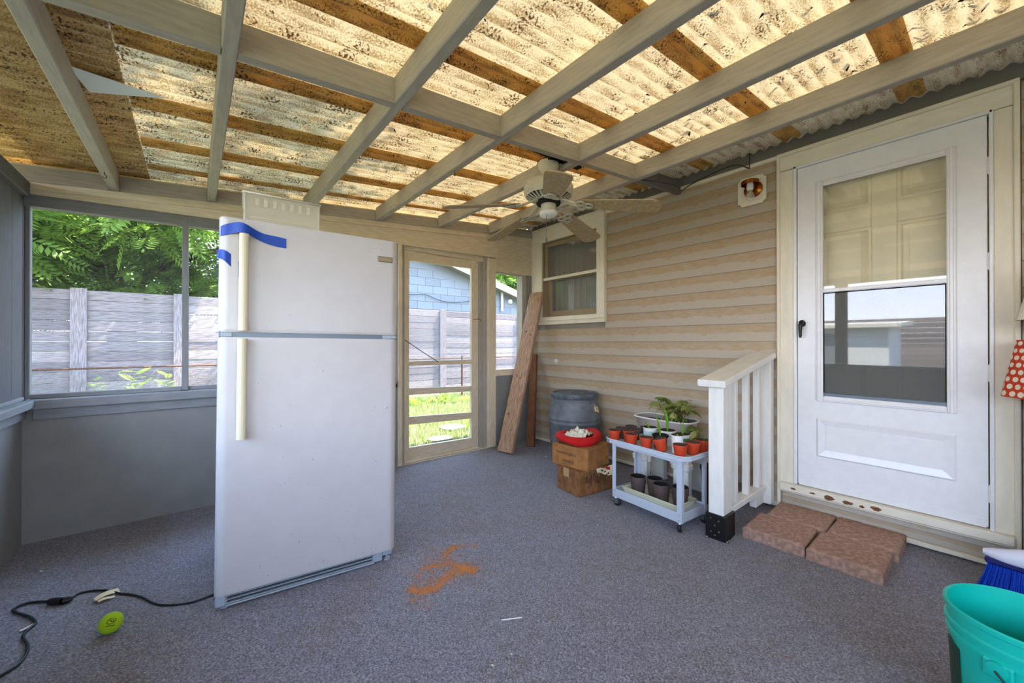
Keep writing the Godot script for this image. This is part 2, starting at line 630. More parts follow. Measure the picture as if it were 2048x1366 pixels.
# Taupe siding: wind-blown dust clings to the upper part of each course, with a ragged lower edge.
func siding_material() -> StandardMaterial3D:
	var w := 1024
	var h := 96
	var a := FastNoiseLite.new()
	a.seed = 201
	a.frequency = 0.006
	a.fractal_octaves = 2
	var b := FastNoiseLite.new()
	b.seed = 202
	b.frequency = 0.03
	b.fractal_octaves = 4
	var g := FastNoiseLite.new()
	g.seed = 203
	g.frequency = 0.2
	var im := Image.create(w, h, false, Image.FORMAT_RGB8)
	for x in w:
		var edge := 0.50 + 0.09 * a.get_noise_1d(x) + 0.07 * b.get_noise_1d(x * 0.6) - (0.12 * clampf((b.get_noise_1d(x * 0.25 + 900) - 0.2) * 8.0, 0.0, 1.0))
		for y in h:
			var t := float(y) / h
			var c := Color(0.97, 0.97, 0.97)
			var dust := 0.0
			if t > edge:
				dust = 0.62 + 0.38 * g.get_noise_2d(x, y) + 0.4 * b.get_noise_2d(x * 0.7, y)
			elif b.get_noise_2d(x, y * 2.0 + 500) > 0.42:
				dust = 0.35
			c = c.lerp(Color(0.93, 0.835, 0.69), clampf(dust, 0.0, 1.0))
			c = c * (1.0 + 0.03 * g.get_noise_2d(x * 3.0, y * 3.0))
			im.set_pixel(x, y, c)
	var m := mat(Color(0.72, 0.665, 0.59), 0.55)
	m.albedo_texture = ImageTexture.create_from_image(im)
	return m

# ---- floor: carpet over a slab ----
func build_floor() -> void:
	var root := structure("floor")
	beam(root, "slab", XL - 0.14, XW + 0.2, -0.30, -0.004, ZB - 0.14, 2.4, M.concrete)
	var big := FastNoiseLite.new()
	big.seed = 301
	big.frequency = 1.6
	big.fractal_octaves = 4
	var small := FastNoiseLite.new()
	small.seed = 302
	small.frequency = 22.0
	small.fractal_octaves = 2
	var s := Shape.new()
	s.tinted = true
	var x0 := XL
	var x1 := XW + 0.02
	var z0 := ZB
	var z1 := 2.3
	var nx := 150
	var nz := 170
	var cols := []
	for i in nx + 1:
		var row := []
		for j in nz + 1:
			var x := lerpf(x0, x1, float(i) / nx)
			var z := lerpf(z0, z1, pow(float(j) / nz, 1.3))
			var k := big.get_noise_2d(x, z)
			# crumbs of brown soil trodden in all over
			var crumbs := small.get_noise_2d(x, z)
			var soil := clampf((k * 0.75 + crumbs * 0.5 - 0.10) * 4.0, 0.0, 1.0)
			var base := Color(0.53, 0.49, 0.55) * (1.0 + 0.10 * k + 0.05 * small.get_noise_2d(x * 0.5, z * 0.5))
			row.append(base.lerp(Color(0.46, 0.385, 0.36), soil * 0.6))
		cols.append(row)
	for i in nx:
		for j in nz:
			var xa := lerpf(x0, x1, float(i) / nx)
			var xb := lerpf(x0, x1, float(i + 1) / nx)
			var za := lerpf(z0, z1, pow(float(j) / nz, 1.3))
			var zb := lerpf(z0, z1, pow(float(j + 1) / nz, 1.3))
			var q := [Vector3(xa, 0, za), Vector3(xb, 0, za), Vector3(xb, 0, zb), Vector3(xa, 0, zb)]
			var cc := [cols[i][j], cols[i + 1][j], cols[i + 1][j + 1], cols[i][j + 1]]
			for t in [[0, 1, 2], [0, 2, 3]]:
				for e in t:
					s.v.append(q[e])
					s.n.append(Vector3.UP)
					s.uv.append(Vector2.ZERO)
					s.col.append(cc[e])
	var g := grain_map(8, 512, 0.25, 1.0, 2)
	var m := textured(Color(1, 1, 1), 1.0, g, Vector3(1.1, 1.1, 1.1), g, 0.25, true)
	m.vertex_color_use_as_albedo = true
	m.rim_enabled = true
	m.rim = 0.25
	part(root, "carpet", s, m)

# ---- porch roof: six rafters parallel to the house, blocking, corrugated sheets ----
const RAFTERS := [-0.372, 0.088, 0.665, 1.222, 1.815, 2.405]
func under(x: float) -> float:
	return 2.04 + PITCH * x

func corrugated(parent: Node3D, called: String, x0: float, x1: float, z0: float, z1: float, lift: float, off: float, m: Material) -> void:
	var s := Shape.new()
	var waves := (z1 - z0) / 0.0669
	var f := func(u: float, v: float) -> Vector3:
		var x := lerpf(x0, x1, u)
		var z := lerpf(z0, z1, v)
		return Vector3(x, under(x) + 0.112 + 0.019 + lift + 0.0095 * cos(TAU * z / 0.0669) + 0.003 * sin(x * 2.1 + z), z)
	s.sheet(f, 14, maxi(int(waves * 8.0), 8), 0.0, 1.0, 1.0)
	for i in s.uv.size():
		var p := s.v[i]
		s.uv[i] = Vector2((p.x + 1.5) * 0.215 + 0.02 * sin(off * 9.0), p.z / (16.0 * 0.0669) + 0.5 / 16.0)
	part(parent, called, s, m)

func build_roof() -> void:
	var root := structure("ceiling")
	for x: float in RAFTERS:
		var y := under(x)
		beam(root, "rafter", x - 0.023, x + 0.023, y, y + 0.110, ZB + 0.02, 2.35, M.paint_z, 0.004)
	# blocking between the rafters, in line across the porch, and a second row behind the camera
	for z: float in [-1.58, 1.1]:
		for i in RAFTERS.size() - 1:
			var a: float = RAFTERS[i] + 0.0235
			var b: float = RAFTERS[i + 1] - 0.0235
			slanted(root, "blocking", a, b, z - 0.02, z + 0.02, 0.0, 0.106, M.paint_x)
	slanted(root, "blocking", RAFTERS[5] + 0.0235, XW - 0.01, -1.60, -1.56, 0.0, 0.10, M.flash)
	slanted(root, "blocking", XL + 0.02, RAFTERS[0] - 0.0235, -1.60, -1.56, 0.0, 0.106, M.paint_x)
	# frieze blocks on the back wall between the rafter ends
	var ends := [XL - 0.1]
	ends.append_array(RAFTERS)
	ends.append(XW)
	for i in ends.size() - 1:
		slanted(root, "frieze_block", ends[i] + 0.024, ends[i + 1] - (0.024 if i < ends.size() - 2 else -0.01), ZB - 0.02, ZB + 0.02, 0.0, 0.085, M.paint_x)
	# sheets: the upper run reaches the house, the lower run hangs over the outer wall, lapped over the first rafter
	var laps := [2.44, 1.90, 1.36, 0.82, 0.28, -0.26, -0.80, -1.335, -1.87, -2.33, -2.78, -3.16, -3.72]
	for i in laps.size() - 1:
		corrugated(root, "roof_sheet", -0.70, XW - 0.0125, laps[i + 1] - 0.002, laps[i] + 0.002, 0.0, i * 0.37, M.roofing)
		corrugated(root, "roof_sheet", -1.45, -0.22, laps[i + 1] - 0.002, laps[i] + 0.002, -0.005, i * 0.53 + 0.2, M.roofing_old)
		if i > 0:
			# amber strip added under each seam, in place of the unbleached sheet overlap
			corrugated(root, "added_lap_strip", -0.215, XW - 0.06, laps[i] - 0.052, laps[i] + 0.052, -0.007, i * 0.37, M.roofing_amber)
	# a torn triangle of flashing caught on the first rafter
	var s := Shape.new()
	s.prism(PackedVector2Array([Vector2(-0.36, -2.12), Vector2(-0.33, -2.30), Vector2(-0.09, -2.20)]), 0.0, 0.0015)
	s.x = Transform3D.IDENTITY
	part(root, "flashing_scrap", s, M.white_trim, Transform3D(Basis(Vector3(1, PITCH, 0), Vector3(0, 0, 1), Vector3(0, -1, 0)), Vector3(0, 2.142, 0)))
	# fallen leaves lying on top
	var r := RandomNumberGenerator.new()
	r.seed = 77
	var leaf := Shape.new()
	leaf.sheet(func(u: float, v: float) -> Vector3: return Vector3((u - 0.5) * 0.05, 0.006 * sin(u * 3.0) + 0.004 * absf(v - 0.5), (v - 0.5) * 0.022 * sin(PI * clampf(u, 0.04, 0.96))), 4, 2)
	var mm := MultiMesh.new()
	mm.transform_format = MultiMesh.TRANSFORM_3D
	mm.mesh = leaf.mesh()
	mm.instance_count = 520
	for i in 520:
		var x := r.randf_range(-0.6, 2.6)
		if r.randf() < 0.45:
			x = r.randf_range(2.15, 2.5)
		var z := r.randf_range(-3.3, 0.3)
		var wave := roundf(z / 0.0669 - 0.5) * 0.0669 + 0.0335
		z = wave + r.randfn(0.0, 0.012)
		var b := Basis.from_euler(Vector3(r.randfn(0, 0.3), r.randf() * TAU, r.randfn(0, 0.3))).scaled(Vector3.ONE * r.randf_range(0.4, 1.1))
		mm.set_instance_transform(i, Transform3D(b, Vector3(x, under(x) + 0.112 + 0.022, z)))
	var li := MultiMeshInstance3D.new()
	li.name = "leaf_litter"
	li.multimesh = mm
	li.material_override = M.leaf_dry
	li.set_meta("kind", "stuff")
	root.add_child(li)

# a board that follows the roof slope between two values of x
func slanted(parent: Node3D, called: String, xa: float, xb: float, z0: float, z1: float, lo: float, hi: float, m: Material, slope := PITCH, base := 2.04) -> MeshInstance3D:
	var s := Shape.new()
	var c := Vector3((xa + xb) * 0.5, base + slope * (xa + xb) * 0.5 + (lo + hi) * 0.5, (z0 + z1) * 0.5)
	var h := (hi - lo) * 0.5
	s.prism(PackedVector2Array([Vector2(xa - c.x, base + slope * xa + lo - c.y), Vector2(xb - c.x, base + slope * xb + lo - c.y), Vector2(xb - c.x, base + slope * xb + hi - c.y), Vector2(xa - c.x, base + slope * xa + hi - c.y)]), z0 - c.z, z1 - c.z)
	return part(parent, called, s, m, Transform3D(Basis.IDENTITY, c))

# ---- house wall: siding courses, frieze, eave ----
func course(parent: Node3D, y0: float, y1: float, za: float, zb: float, k: int) -> void:
	var s := Shape.new()
	var c := Vector3(XW, (y0 + y1) * 0.5, (za + zb) * 0.5)
	var h := (y1 - y0) * 0.5
	var l := (zb - za) * 0.5
	# a clapboard leans out towards its lower edge and has a rounded butt
	var prof := [Vector2(0.012, h + 0.012), Vector2(0.006, h), Vector2(-0.006, -h + 0.006), Vector2(-0.0045, -h + 0.001), Vector2(0.0, -h), Vector2(0.014, -h + 0.001)]
	for i in prof.size() - 1:
		var a: Vector2 = prof[i]
		var b: Vector2 = prof[i + 1]
		var nn := Vector3(-(a.y - b.y), (a.x - b.x) * -1.0, 0)
		nn = Vector3(-(a.y - b.y), a.x - b.x, 0).normalized() if a.y - b.y > 1e-4 else Vector3(0, -1, 0)
		var ta := clampf((a.y + h) / (2.0 * h), 0.02, 0.98)
		var tb := clampf((b.y + h) / (2.0 * h), 0.02, 0.98)
		var ua := za * 0.5 + k * 0.371
		var ub := zb * 0.5 + k * 0.371
		s.tri(Vector3(a.x, a.y, -l), Vector3(a.x, a.y, l), Vector3(b.x, b.y, l), nn, nn, nn, Vector2(ua, ta), Vector2(ub, ta), Vector2(ub, tb))
		s.tri(Vector3(a.x, a.y, -l), Vector3(b.x, b.y, l), Vector3(b.x, b.y, -l), nn, nn, nn, Vector2(ua, ta), Vector2(ub, tb), Vector2(ua, tb))
	part(parent, "siding_board", s, M.siding, Transform3D(Basis.IDENTITY, c))

func build_house_wall() -> void:
	var root := structure("wall_right")
	# sheathing round the openings
	beam(root, "sheathing", XW + 0.016, XW + 0.20, -0.3, 2.62, ZB - 0.12, -3.16, M.siding_plain)
	beam(root, "sheathing", XW + 0.016, XW + 0.20, -0.3, 1.37, -3.16, -2.40, M.siding_plain)
	beam(root, "sheathing", XW + 0.016, XW + 0.20, 2.22, 2.62, -3.16, -2.40, M.siding_plain)
	beam(root, "sheathing", XW + 0.016, XW + 0.20, -0.3, 2.62, -2.40, -0.80, M.siding_plain)
	beam(root, "sheathing", XW + 0.016, XW + 0.20, -0.3, 0.14, -0.80, 0.01, M.siding_plain)
	beam(root, "sheathing", XW + 0.016, XW + 0.20, 2.22, 2.62, -0.80, 0.01, M.siding_plain)
	beam(root, "sheathing", XW + 0.016, XW + 0.20, -0.3, 2.62, 0.01, 2.4, M.siding_plain)
	var e := 0.1265
	var top := 2.33
	var k := 0
	var y := 1.994 + 3 * e
	while y > 0.03:
		var y0 := maxf(y - e, 0.035)
		var y1 := minf(y, top)
		if y1 - y0 > 0.015:
			if y1 > 1.30 and y0 < 2.35:
				course(root, y0, y1, -2.31, -0.895, k)
			else:
				course(root, y0, y1, ZB, -0.895, k)
			course(root, y0, y1, 0.095, 2.3, k + 40)
			if y1 < 0.20:
				course(root, y0, minf(y1, 0.138), -0.875, 0.07, k + 80)
		k += 1
		y -= e
	if true:
		course(root, 0.088, 0.138, -0.875, 0.07, 91)
		course(root, 0.036, 0.086, -0.875, 0.07, 92)
	# frieze board under the sheets
	beam(root, "frieze_board", XW - 0.012, XW + 0.016, 2.345, 2.46, ZB, 2.3, M.flash)
	# white channel that tops the siding, and the one at the floor
	var t1 := structure("trim_1")
	beam(t1, "channel", XW - 0.022, XW + 0.01, 2.322, 2.346, -2.31, -0.895, M.cream_z)
	var t2 := structure("trim_2")
	beam(t2, "channel", XW - 0.022, XW + 0.014, 0.012, 0.036, ZB, -0.895, M.cream_z)
	beam(t2, "channel", XW - 0.022, XW + 0.014, 0.012, 0.036, -0.60, 0.20, M.cream_z)
	# house eave over the upper end of the sheets
	var eave := structure("roof")
	var s := Shape.new()
	s.prism(PackedVector2Array([Vector2(2.58, 2.50), Vector2(2.58, 2.64), Vector2(6.5, 4.1), Vector2(6.5, 3.95), Vector2(3.3, 2.66), Vector2(3.3, 2.56)]), -3.75, 4.5)
	part(eave, "roof_slab", s, M.shingle)
	# a round white cap on the siding
	var cap := Shape.new()
	cap.lathe([Vector2(0.0, 0.014), Vector2(0.010, 0.013), Vector2(0.012, 0.008), Vector2(0.022, 0.007), Vector2(0.024, 0.0)], 20)
	part(self, "pipe_cap", cap, M.white_plastic, Transform3D(Basis(Vector3(0, 0, 1), deg_to_rad(90)), Vector3(XW - 0.004, 0.903, -2.957)))
	tag(get_node("pipe_cap"), "small round white cap on the taupe siding below the window", "cap")
# ---- back wall with the large screened window, the door opening and the small window ----
func build_back_wall() -> void:
	var root := structure("wall_back")
	var zi := ZB
	var zo := ZB - 0.10
	beam(root, "half_wall", XL - 0.12, 1.40, -0.3, 0.735, zo, zi, M.wall, 0.001)
	beam(root, "half_wall", 2.44, XW + 0.01, -0.3, 0.745, zo, zi, M.wall, 0.001)
	slanted(root, "header", XL - 0.12, XW + 0.01, zo, zi, 0.0, 0.10, M.frame_x)
	header_board(root)
	slanted(root, "header_cap", XL + 0.02, XW - 0.03, zi, zi + 0.014, -0.045, 0.0, M.frame_x)
	beam(root, "header_panel", 2.49, XW + 0.01, 1.86, 2.06, zo, zi, M.frame_x, 0.001)
	beam(root, "corner_stud", 2.925, XW + 0.01, 0.74, 1.87, zo, zi, M.wall, 0.001)
	beam(root, "post", 2.866, 2.926, 0.80, 1.87, zo, zi - 0.004, M.paint_y)
	beam(root, "post", 1.375, 1.402, 0.70, 1.98, zo, zi, M.paint_y)
	beam(root, "post", XL - 0.10, XL + 0.002, 0.70, 1.93, zo, zi, M.grey_y)
	beam(root, "door_sill", 1.40, 2.44, -0.3, 0.004, zo, zi + 0.005, M.frame_x)
	# large window
	var w1 := structure("window_1")
	slanted(w1, "head_casing", XL, 1.38, zi - 0.07, zi - 0.006, -0.062, 0.0, M.sill_x, 0.026, 1.934)
	beam(w1, "side_stop", XL + 0.002, XL + 0.022, 0.79, 1.89, zi - 0.06, zi - 0.02, M.sill_y)
	beam(w1, "mullion", -0.062, -0.028, 0.79, 1.93, zi - 0.075, zi - 0.004, M.sill_y)
	beam(w1, "sash_rail", XL + 0.02, -0.062, 0.786, 0.812, zi - 0.065, zi - 0.025, M.sill_x)
	beam(w1, "sash_rail", -0.028, 1.38, 0.786, 0.812, zi - 0.065, zi - 0.025, M.sill_x)
	beam(w1, "sill", XL + 0.01, 1.33, 0.735, 0.786, zi - 0.09, zi + 0.055, M.sill_x, 0.004)
	beam(w1, "apron", XL + 0.04, 1.33, 0.675, 0.735, zi - 0.02, zi + 0.020, M.sill_x)
	beam(w1, "insect_screen", XL + 0.02, -0.05, 0.80, 1.90, zi - 0.0525, zi - 0.052, M.bug_screen, 0.0)
	beam(w1, "insect_screen", -0.04, 1.38, 0.80, 1.92, zi - 0.0525, zi - 0.052, M.bug_screen, 0.0)
	# small window
	var w2 := structure("window_2")
	beam(w2, "head_stop", 2.488, 2.868, 1.850, 1.866, zi - 0.07, zi - 0.01, M.paint_x)
	beam(w2, "sill", 2.470, 2.935, 0.745, 0.815, zi - 0.08, zi + 0.030, M.frame_x, 0.004)
	beam(w2, "insect_screen", 2.488, 2.868, 0.81, 1.856, zi - 0.0525, zi - 0.052, M.bug_screen, 0.0)
	# stepped casing between the door and the small window
	beam(root, "jamb", 2.302, 2.345, 0.0, 1.99, zo, zi - 0.030, M.paint_y)
	beam(root, "casing", 2.345, 2.385, 0.0, 1.99, zo, zi - 0.012, M.paint_y)
	beam(root, "casing", 2.385, 2.488, 0.0, 1.99, zo, zi + 0.014, M.frame_y, 0.005)
	beam(root, "jamb", 1.440, 1.474, 0.0, 1.985, zo, zi - 0.020, M.paint_y)
	beam(root, "casing", 1.402, 1.442, 0.0, 1.985, zo, zi + 0.014, M.frame_y, 0.005)
	beam(root, "door_head", 1.44, 2.345, 1.945, 2.0, zo, zi - 0.02, M.frame_x)

func header_board(root: Node3D) -> void:
	var s := Shape.new()
	var a := XL + 0.01
	var b := XW - 0.02
	s.prism(PackedVector2Array([Vector2(a, 1.936 + 0.028 * a), Vector2(b, 1.936 + 0.028 * b), Vector2(b, 2.04 + PITCH * b), Vector2(a, 2.04 + PITCH * a)]), ZB - 0.09, ZB + 0.006)
	part(root, "header_board", s, M.frame_x)

# ---- the outer long wall on the left and the wall behind the camera: half walls with open screened bays ----
func build_far_sides() -> void:
	var left := structure("wall_left")
	var xo := XL - 0.10
	beam(left, "half_wall", xo, XL, -0.3, 0.745, ZB, 2.4, M.wall, 0.001)
	beam(left, "sill_board", xo - 0.02, XL + 0.055, 0.745, 0.786, ZB + 0.055, 2.35, M.sill_z, 0.004)
	beam(left, "sill_riser", xo, XL + 0.012, 0.786, 0.806, ZB + 0.02, 2.35, M.sill_z)
	beam(left, "apron", XL, XL + 0.020, 0.685, 0.745, ZB + 0.02, 2.35, M.sill_z)
	beam(left, "post", xo, XL, 0.80, 1.93, ZB + 0.001, -3.17, M.grey_y)
	beam(left, "post", xo, XL + 0.001, 0.80, 1.93, -3.168, -2.86, M.grey_y)
	for z: float in [-1.28, 0.45]:
		beam(left, "post", xo, XL, 0.80, 1.93, z - 0.06, z + 0.06, M.grey_y)
	beam(left, "post", xo, XL, 0.80, 1.93, 2.25, 2.4, M.grey_y)
	beam(left, "beam", xo - 0.02, XL + 0.030, 1.895, 1.975, ZB + 0.02, 2.4, M.grey_z, 0.004)
	var front := structure("wall_front")
	beam(front, "half_wall", XL - 0.10, XW, -0.3, 0.72, 2.3, 2.4, M.wall, 0.001)
	beam(front, "added_panel", 0.9, XW, 0.72, 2.0, 2.3, 2.4, M.wall, 0.001)  # unseen panel added to cut the daylight reaching the refrigerator front
	beam(front, "header", XL - 0.1, XW, 1.95, 2.30, 2.32, 2.40, M.paint_x)
	for x: float in [0.3]:
		beam(front, "post", x - 0.06, x + 0.06, -0.05, 2.0, 2.3, 2.4, M.paint_y)

# ---- screen door in the back wall ----
func build_screen_door() -> void:
	var d := structure("door_1")
	d.transform = spin(0.6, Vector3(1.478, 0, ZB - 0.045))
	var w := 0.814
	beam(d, "stile", 0.0, 0.048, 0.022, 1.946, -0.016, 0.016, M.frame_y)
	beam(d, "stile", w - 0.084, w, 0.030, 1.934, -0.016, 0.016, M.frame_y)
	var rails := [[1.856, 1.946, 1.862, 1.934], [0.888, 0.929, 0.884, 0.926], [0.621, 0.684, 0.600, 0.655], [0.349, 0.421, 0.322, 0.385], [0.022, 0.140, 0.030, 0.124]]
	for r in rails:
		var s := Shape.new()
		s.prism(PackedVector2Array([Vector2(0.046, r[0]), Vector2(w - 0.082, r[2]), Vector2(w - 0.082, r[3]), Vector2(0.046, r[1])]), -0.015, 0.015)
		part(d, "rail", s, M.frame_x)
	beam(d, "insect_screen", 0.045, w - 0.08, 0.90, 1.87, -0.0005, 0.0, M.door_screen, 0.0)
	beam(d, "insect_screen", 0.045, w - 0.08, 0.10, 0.90, -0.0005, 0.0, M.bug_screen, 0.0)
	# second layer of mesh tacked over the middle of the upper opening
	beam(d, "screen_patch", 0.045, w - 0.08, 0.925, 1.42, 0.0050, 0.0055, M.door_screen, 0.0)
	beam(d, "kick_strip", 0.0, w, 0.006, 0.024, -0.010, 0.030, M.cream_x)
	var sp := Shape.new()
	var a := on_z(810, 680, ZB + 0.01) - d.position
	var b := on_z(877, 724, ZB - 0.022) - d.position
	sp.tube([a, a.lerp(b, 0.5) + Vector3(0, -0.004, 0), b], 0.0035, 6)
	part(d, "closing_spring", sp, M.black)
	var hk := Shape.new()
	hk.tube([Vector3(w - 0.06, 1.335, 0.02), Vector3(w - 0.02, 1.345, 0.03), Vector3(w + 0.02, 1.34, 0.03), Vector3(w + 0.024, 1.32, 0.03)], 0.003, 6)
	part(d, "hook_latch", hk, M.rust)

# ---- storm door, inner door, casing and threshold in the house wall ----
func build_house_door() -> void:
	var t := structure("trim_3")
	var fx := XW - 0.018
	beam(t, "casing", fx, XW + 0.03, 0.184, 2.23, -0.885, -0.800, M.cream_y, 0.004)
	beam(t, "bead", fx - 0.014, XW + 0.02, 0.02, 2.345, -0.897, -0.879, M.cream_y, 0.004)
	beam(t, "casing", fx, XW + 0.03, 0.184, 2.23, 0.010, 0.074, M.cream_y, 0.004)
	beam(t, "bead", fx - 0.014, XW + 0.02, 0.02, 2.345, 0.071, 0.091, M.cream_y, 0.004)
	beam(t, "head_casing", fx, XW + 0.03, 2.233, 2.328, -0.885, 0.074, M.cream_z, 0.004)
	beam(t, "head_cap", fx - 0.016, XW + 0.02, 2.326, 2.347, -0.897, 0.091, M.cream_z, 0.004)
	beam(t, "frame_strip", XW - 0.026, XW + 0.02, 0.190, 2.236, -0.806, -0.788, M.white_door)
	beam(t, "frame_strip", XW - 0.026, XW + 0.02, 2.221, 2.236, -0.806, 0.010, M.white_door)
	beam(t, "frame_strip", XW - 0.026, XW + 0.02, 0.170, 2.236, -0.003, 0.012, M.white_door)
	var th := beam(t, "threshold", XW - 0.055, XW + 0.10, 0.142, 0.186, -0.878, 0.072, M.cream_z, 0.004)
	beam(t, "threshold_lip", XW - 0.030, XW + 0.02, 0.126, 0.142, -0.878, 0.072, M.cream_z)
	# bare wood where the paint has flaked from the nosing
	var r := RandomNumberGenerator.new()
	r.seed = 12
	for p in [[-0.80, 0.03, 0.008], [-0.62, 0.055, 0.014], [-0.53, 0.05, 0.012], [-0.47, 0.025, 0.008], [-0.41, 0.045, 0.013], [-0.70, 0.03, 0.006]]:
		var poly := PackedVector2Array()
		for k in 14:
			var a := TAU * k / 14
			poly.append(Vector2(cos(a) * p[1] * 0.5 * r.randf_range(0.7, 1.2), sin(a) * p[2] * r.randf_range(0.6, 1.2)))
		var s := Shape.new()
		s.prism(poly, 0.0, 0.0008)
		part(t, "bare_patch", s, M.stake_z, Transform3D(Basis(Vector3(0, 0, 1), Vector3(0, 1, 0), Vector3(-1, 0, 0)), Vector3(XW - 0.0552, 0.160 + r.randf_range(-0.004, 0.008), p[0])))
	# storm door
	var d := structure("door_2")
	var x0 := XW - 0.010
	var x1 := XW + 0.022
	var zl := -0.785
	var zr := -0.008
	beam(d, "stile", x0, x1, 0.197, 2.219, zl, -0.657, M.white_door, 0.0)
	beam(d, "stile", x0, x1, 0.197, 2.219, -0.140, zr, M.white_door, 0.0)
	beam(d, "rail", x0, x1, 2.078, 2.219, -0.657, -0.140, M.white_door, 0.0)
	beam(d, "rail", x0, x1, 0.197, 0.765, -0.657, -0.140, M.white_door, 0.0)
	# moulded frame round the glass, proud of the door
	glass_frame(d, x0 - 0.010, -0.690, -0.107, 0.735, 2.105, 0.036, M.white_door)
	beam(d, "meeting_bar", x0 - 0.006, x0 + 0.012, 1.410, 1.432, -0.657, -0.140, M.white_door)
	beam(d, "glass", x0 + 0.006, x0 + 0.0065, 1.43, 2.080, -0.657, -0.140, M.pane, 0.0)
	beam(d, "glass", x0 + 0.002, x0 + 0.0025, 0.764, 1.412, -0.657, -0.140, M.pane, 0.0)
	beam(d, "insect_screen", x0 + 0.014, x0 + 0.0145, 0.764, 1.412, -0.657, -0.140, M.dark_screen, 0.0)
	beam(d, "screen_frame", x0 - 0.002, x0 + 0.010, 0.766, 0.790, -0.655, -0.142, M.grey_trim)
	beam(d, "screen_frame", x0 - 0.002, x0 + 0.010, 0.790, 1.408, -0.655, -0.649, M.black_matt)
	beam(d, "screen_frame", x0 - 0.002, x0 + 0.010, 0.790, 1.408, -0.148, -0.142, M.black_matt)
	beam(d, "screen_frame", x0 - 0.002, x0 + 0.010, 1.402, 1.408, -0.655, -0.142, M.black_matt)
	raised_panel(d, x0, -0.690, -0.110, 0.390, 0.632, 0.048, 0.010, M.white_door)
	beam(d, "sweep", x0 - 0.004, x0 + 0.01, 0.190, 0.236, zl + 0.004, zr - 0.004, M.white_door)
	for y: float in [0.36, 0.95, 1.50, 1.97]:
		beam(d, "hinge", x0 - 0.012, x0 + 0.012, y - 0.045, y + 0.045, zr + 0.000, zr + 0.016, M.white_door, 0.005)
	var k := Shape.new()
	k.ball(Vector3.ZERO, Vector3(0.010, 0.020, 0.017), 16)
	k.tube([Vector3(-0.010, 0.012, 0), Vector3(-0.030, 0.008, 0), Vector3(-0.037, -0.012, -0.002), Vector3(-0.036, -0.045, -0.004), Vector3(-0.034, -0.078, -0.004), Vector3(-0.033, -0.090, -0.004)], [0.012, 0.013, 0.012, 0.010, 0.009, 0.006], 12)
	part(d, "lever_handle", k, M.black, Transform3D(Basis.IDENTITY, Vector3(x0 - 0.006, 1.222, -0.758)), "black lever handle")
	# six-panel door behind it
	var n := structure("door_3")
	var xi := XW + 0.085
	beam(n, "slab", xi + 0.010, xi + 0.05, 0.14, 2.23, -0.82, 0.03, M.inner_door)
	var cols := [[-0.700, -0.445], [-0.335, -0.080]]
	var rows := [[0.34, 0.98], [1.12, 1.79], [1.92, 2.12]]
	beam(n, "stile", xi, xi + 0.012, 0.14, 2.23, -0.82, -0.700, M.inner_door, 0.004)
	beam(n, "stile", xi, xi + 0.012, 0.14, 2.23, -0.445, -0.335, M.inner_door, 0.004)
	beam(n, "stile", xi, xi + 0.012, 0.14, 2.23, -0.080, 0.03, M.inner_door, 0.004)
	for c in cols:
		for y in [[0.14, 0.34], [0.98, 1.12], [1.79, 1.92], [2.12, 2.23]]:
			beam(n, "rail", xi, xi + 0.012, y[0], y[1], c[0] - 0.001, c[1] + 0.001, M.inner_door, 0.006)
		for y in rows:
			raised_panel(n, xi + 0.0095, c[0] + 0.014, c[1] - 0.014, y[0] + 0.014, y[1] - 0.014, 0.034, 0.010, M.inner_door)

# a bevelled field standing out towards the porch
func raised_panel(parent: Node3D, x: float, z0: float, z1: float, y0: float, y1: float, bevel: float, out: float, m: Material) -> void:
	var s := Shape.new()
	var o := [Vector3(x - 0.0005, y0, z0), Vector3(x - 0.0005, y0, z1), Vector3(x - 0.0005, y1, z1), Vector3(x - 0.0005, y1, z0)]
	var e := 0.010
	var g := [Vector3(x - out, y0 + e, z0 + e), Vector3(x - out, y0 + e, z1 - e), Vector3(x - out, y1 - e, z1 - e), Vector3(x - out, y1 - e, z0 + e)]
	var h := [Vector3(x - 0.001, y0 + bevel, z0 + bevel), Vector3(x - 0.001, y0 + bevel, z1 - bevel), Vector3(x - 0.001, y1 - bevel, z1 - bevel), Vector3(x - 0.001, y1 - bevel, z0 + bevel)]
	var f := []
	for p: Vector3 in h:
		f.append(p + Vector3(-out * 0.45, 0, 0))
	for i in 4:
		var j := (i + 1) % 4
		for q in [[o, g], [g, h]]:
			var nn: Vector3 = (q[0][j] - q[0][i]).cross(q[1][i] - q[0][i]).normalized()
			if nn.x > 0:
				nn = -nn
			s.quad(q[0][i], q[0][j], q[1][j], q[1][i], nn)
		var n2: Vector3 = (h[j] - h[i]).cross(Vector3(-1, 0, 0)).normalized()
		s.quad(h[i], h[j], f[j], f[i], n2)
	s.quad(f[0], f[1], f[2], f[3], Vector3(-1, 0, 0))
	part(parent, "raised_panel", s, m)

func glass_frame(parent: Node3D, x: float, z0: float, z1: float, y0: float, y1: float, w: float, m: Material) -> void:
	for b in [[z0, z0 + w, y0, y1], [z1 - w, z1, y0, y1], [z0 + w, z1 - w, y0, y0 + w], [z0 + w, z1 - w, y1 - w, y1]]:
		beam(parent, "moulding", x, x + 0.011, b[2], b[3], b[0], b[1], m, 0.006)
		beam(parent, "moulding", x - 0.005, x + 0.002, b[2] + (0.0 if b[3] - b[2] > 0.1 else 0.010), b[3] - (0.0 if b[3] - b[2] > 0.1 else 0.010), b[0] + (0.010 if b[3] - b[2] > 0.1 else 0.0), b[1] - (0.010 if b[3] - b[2] > 0.1 else 0.0), m, 0.003)

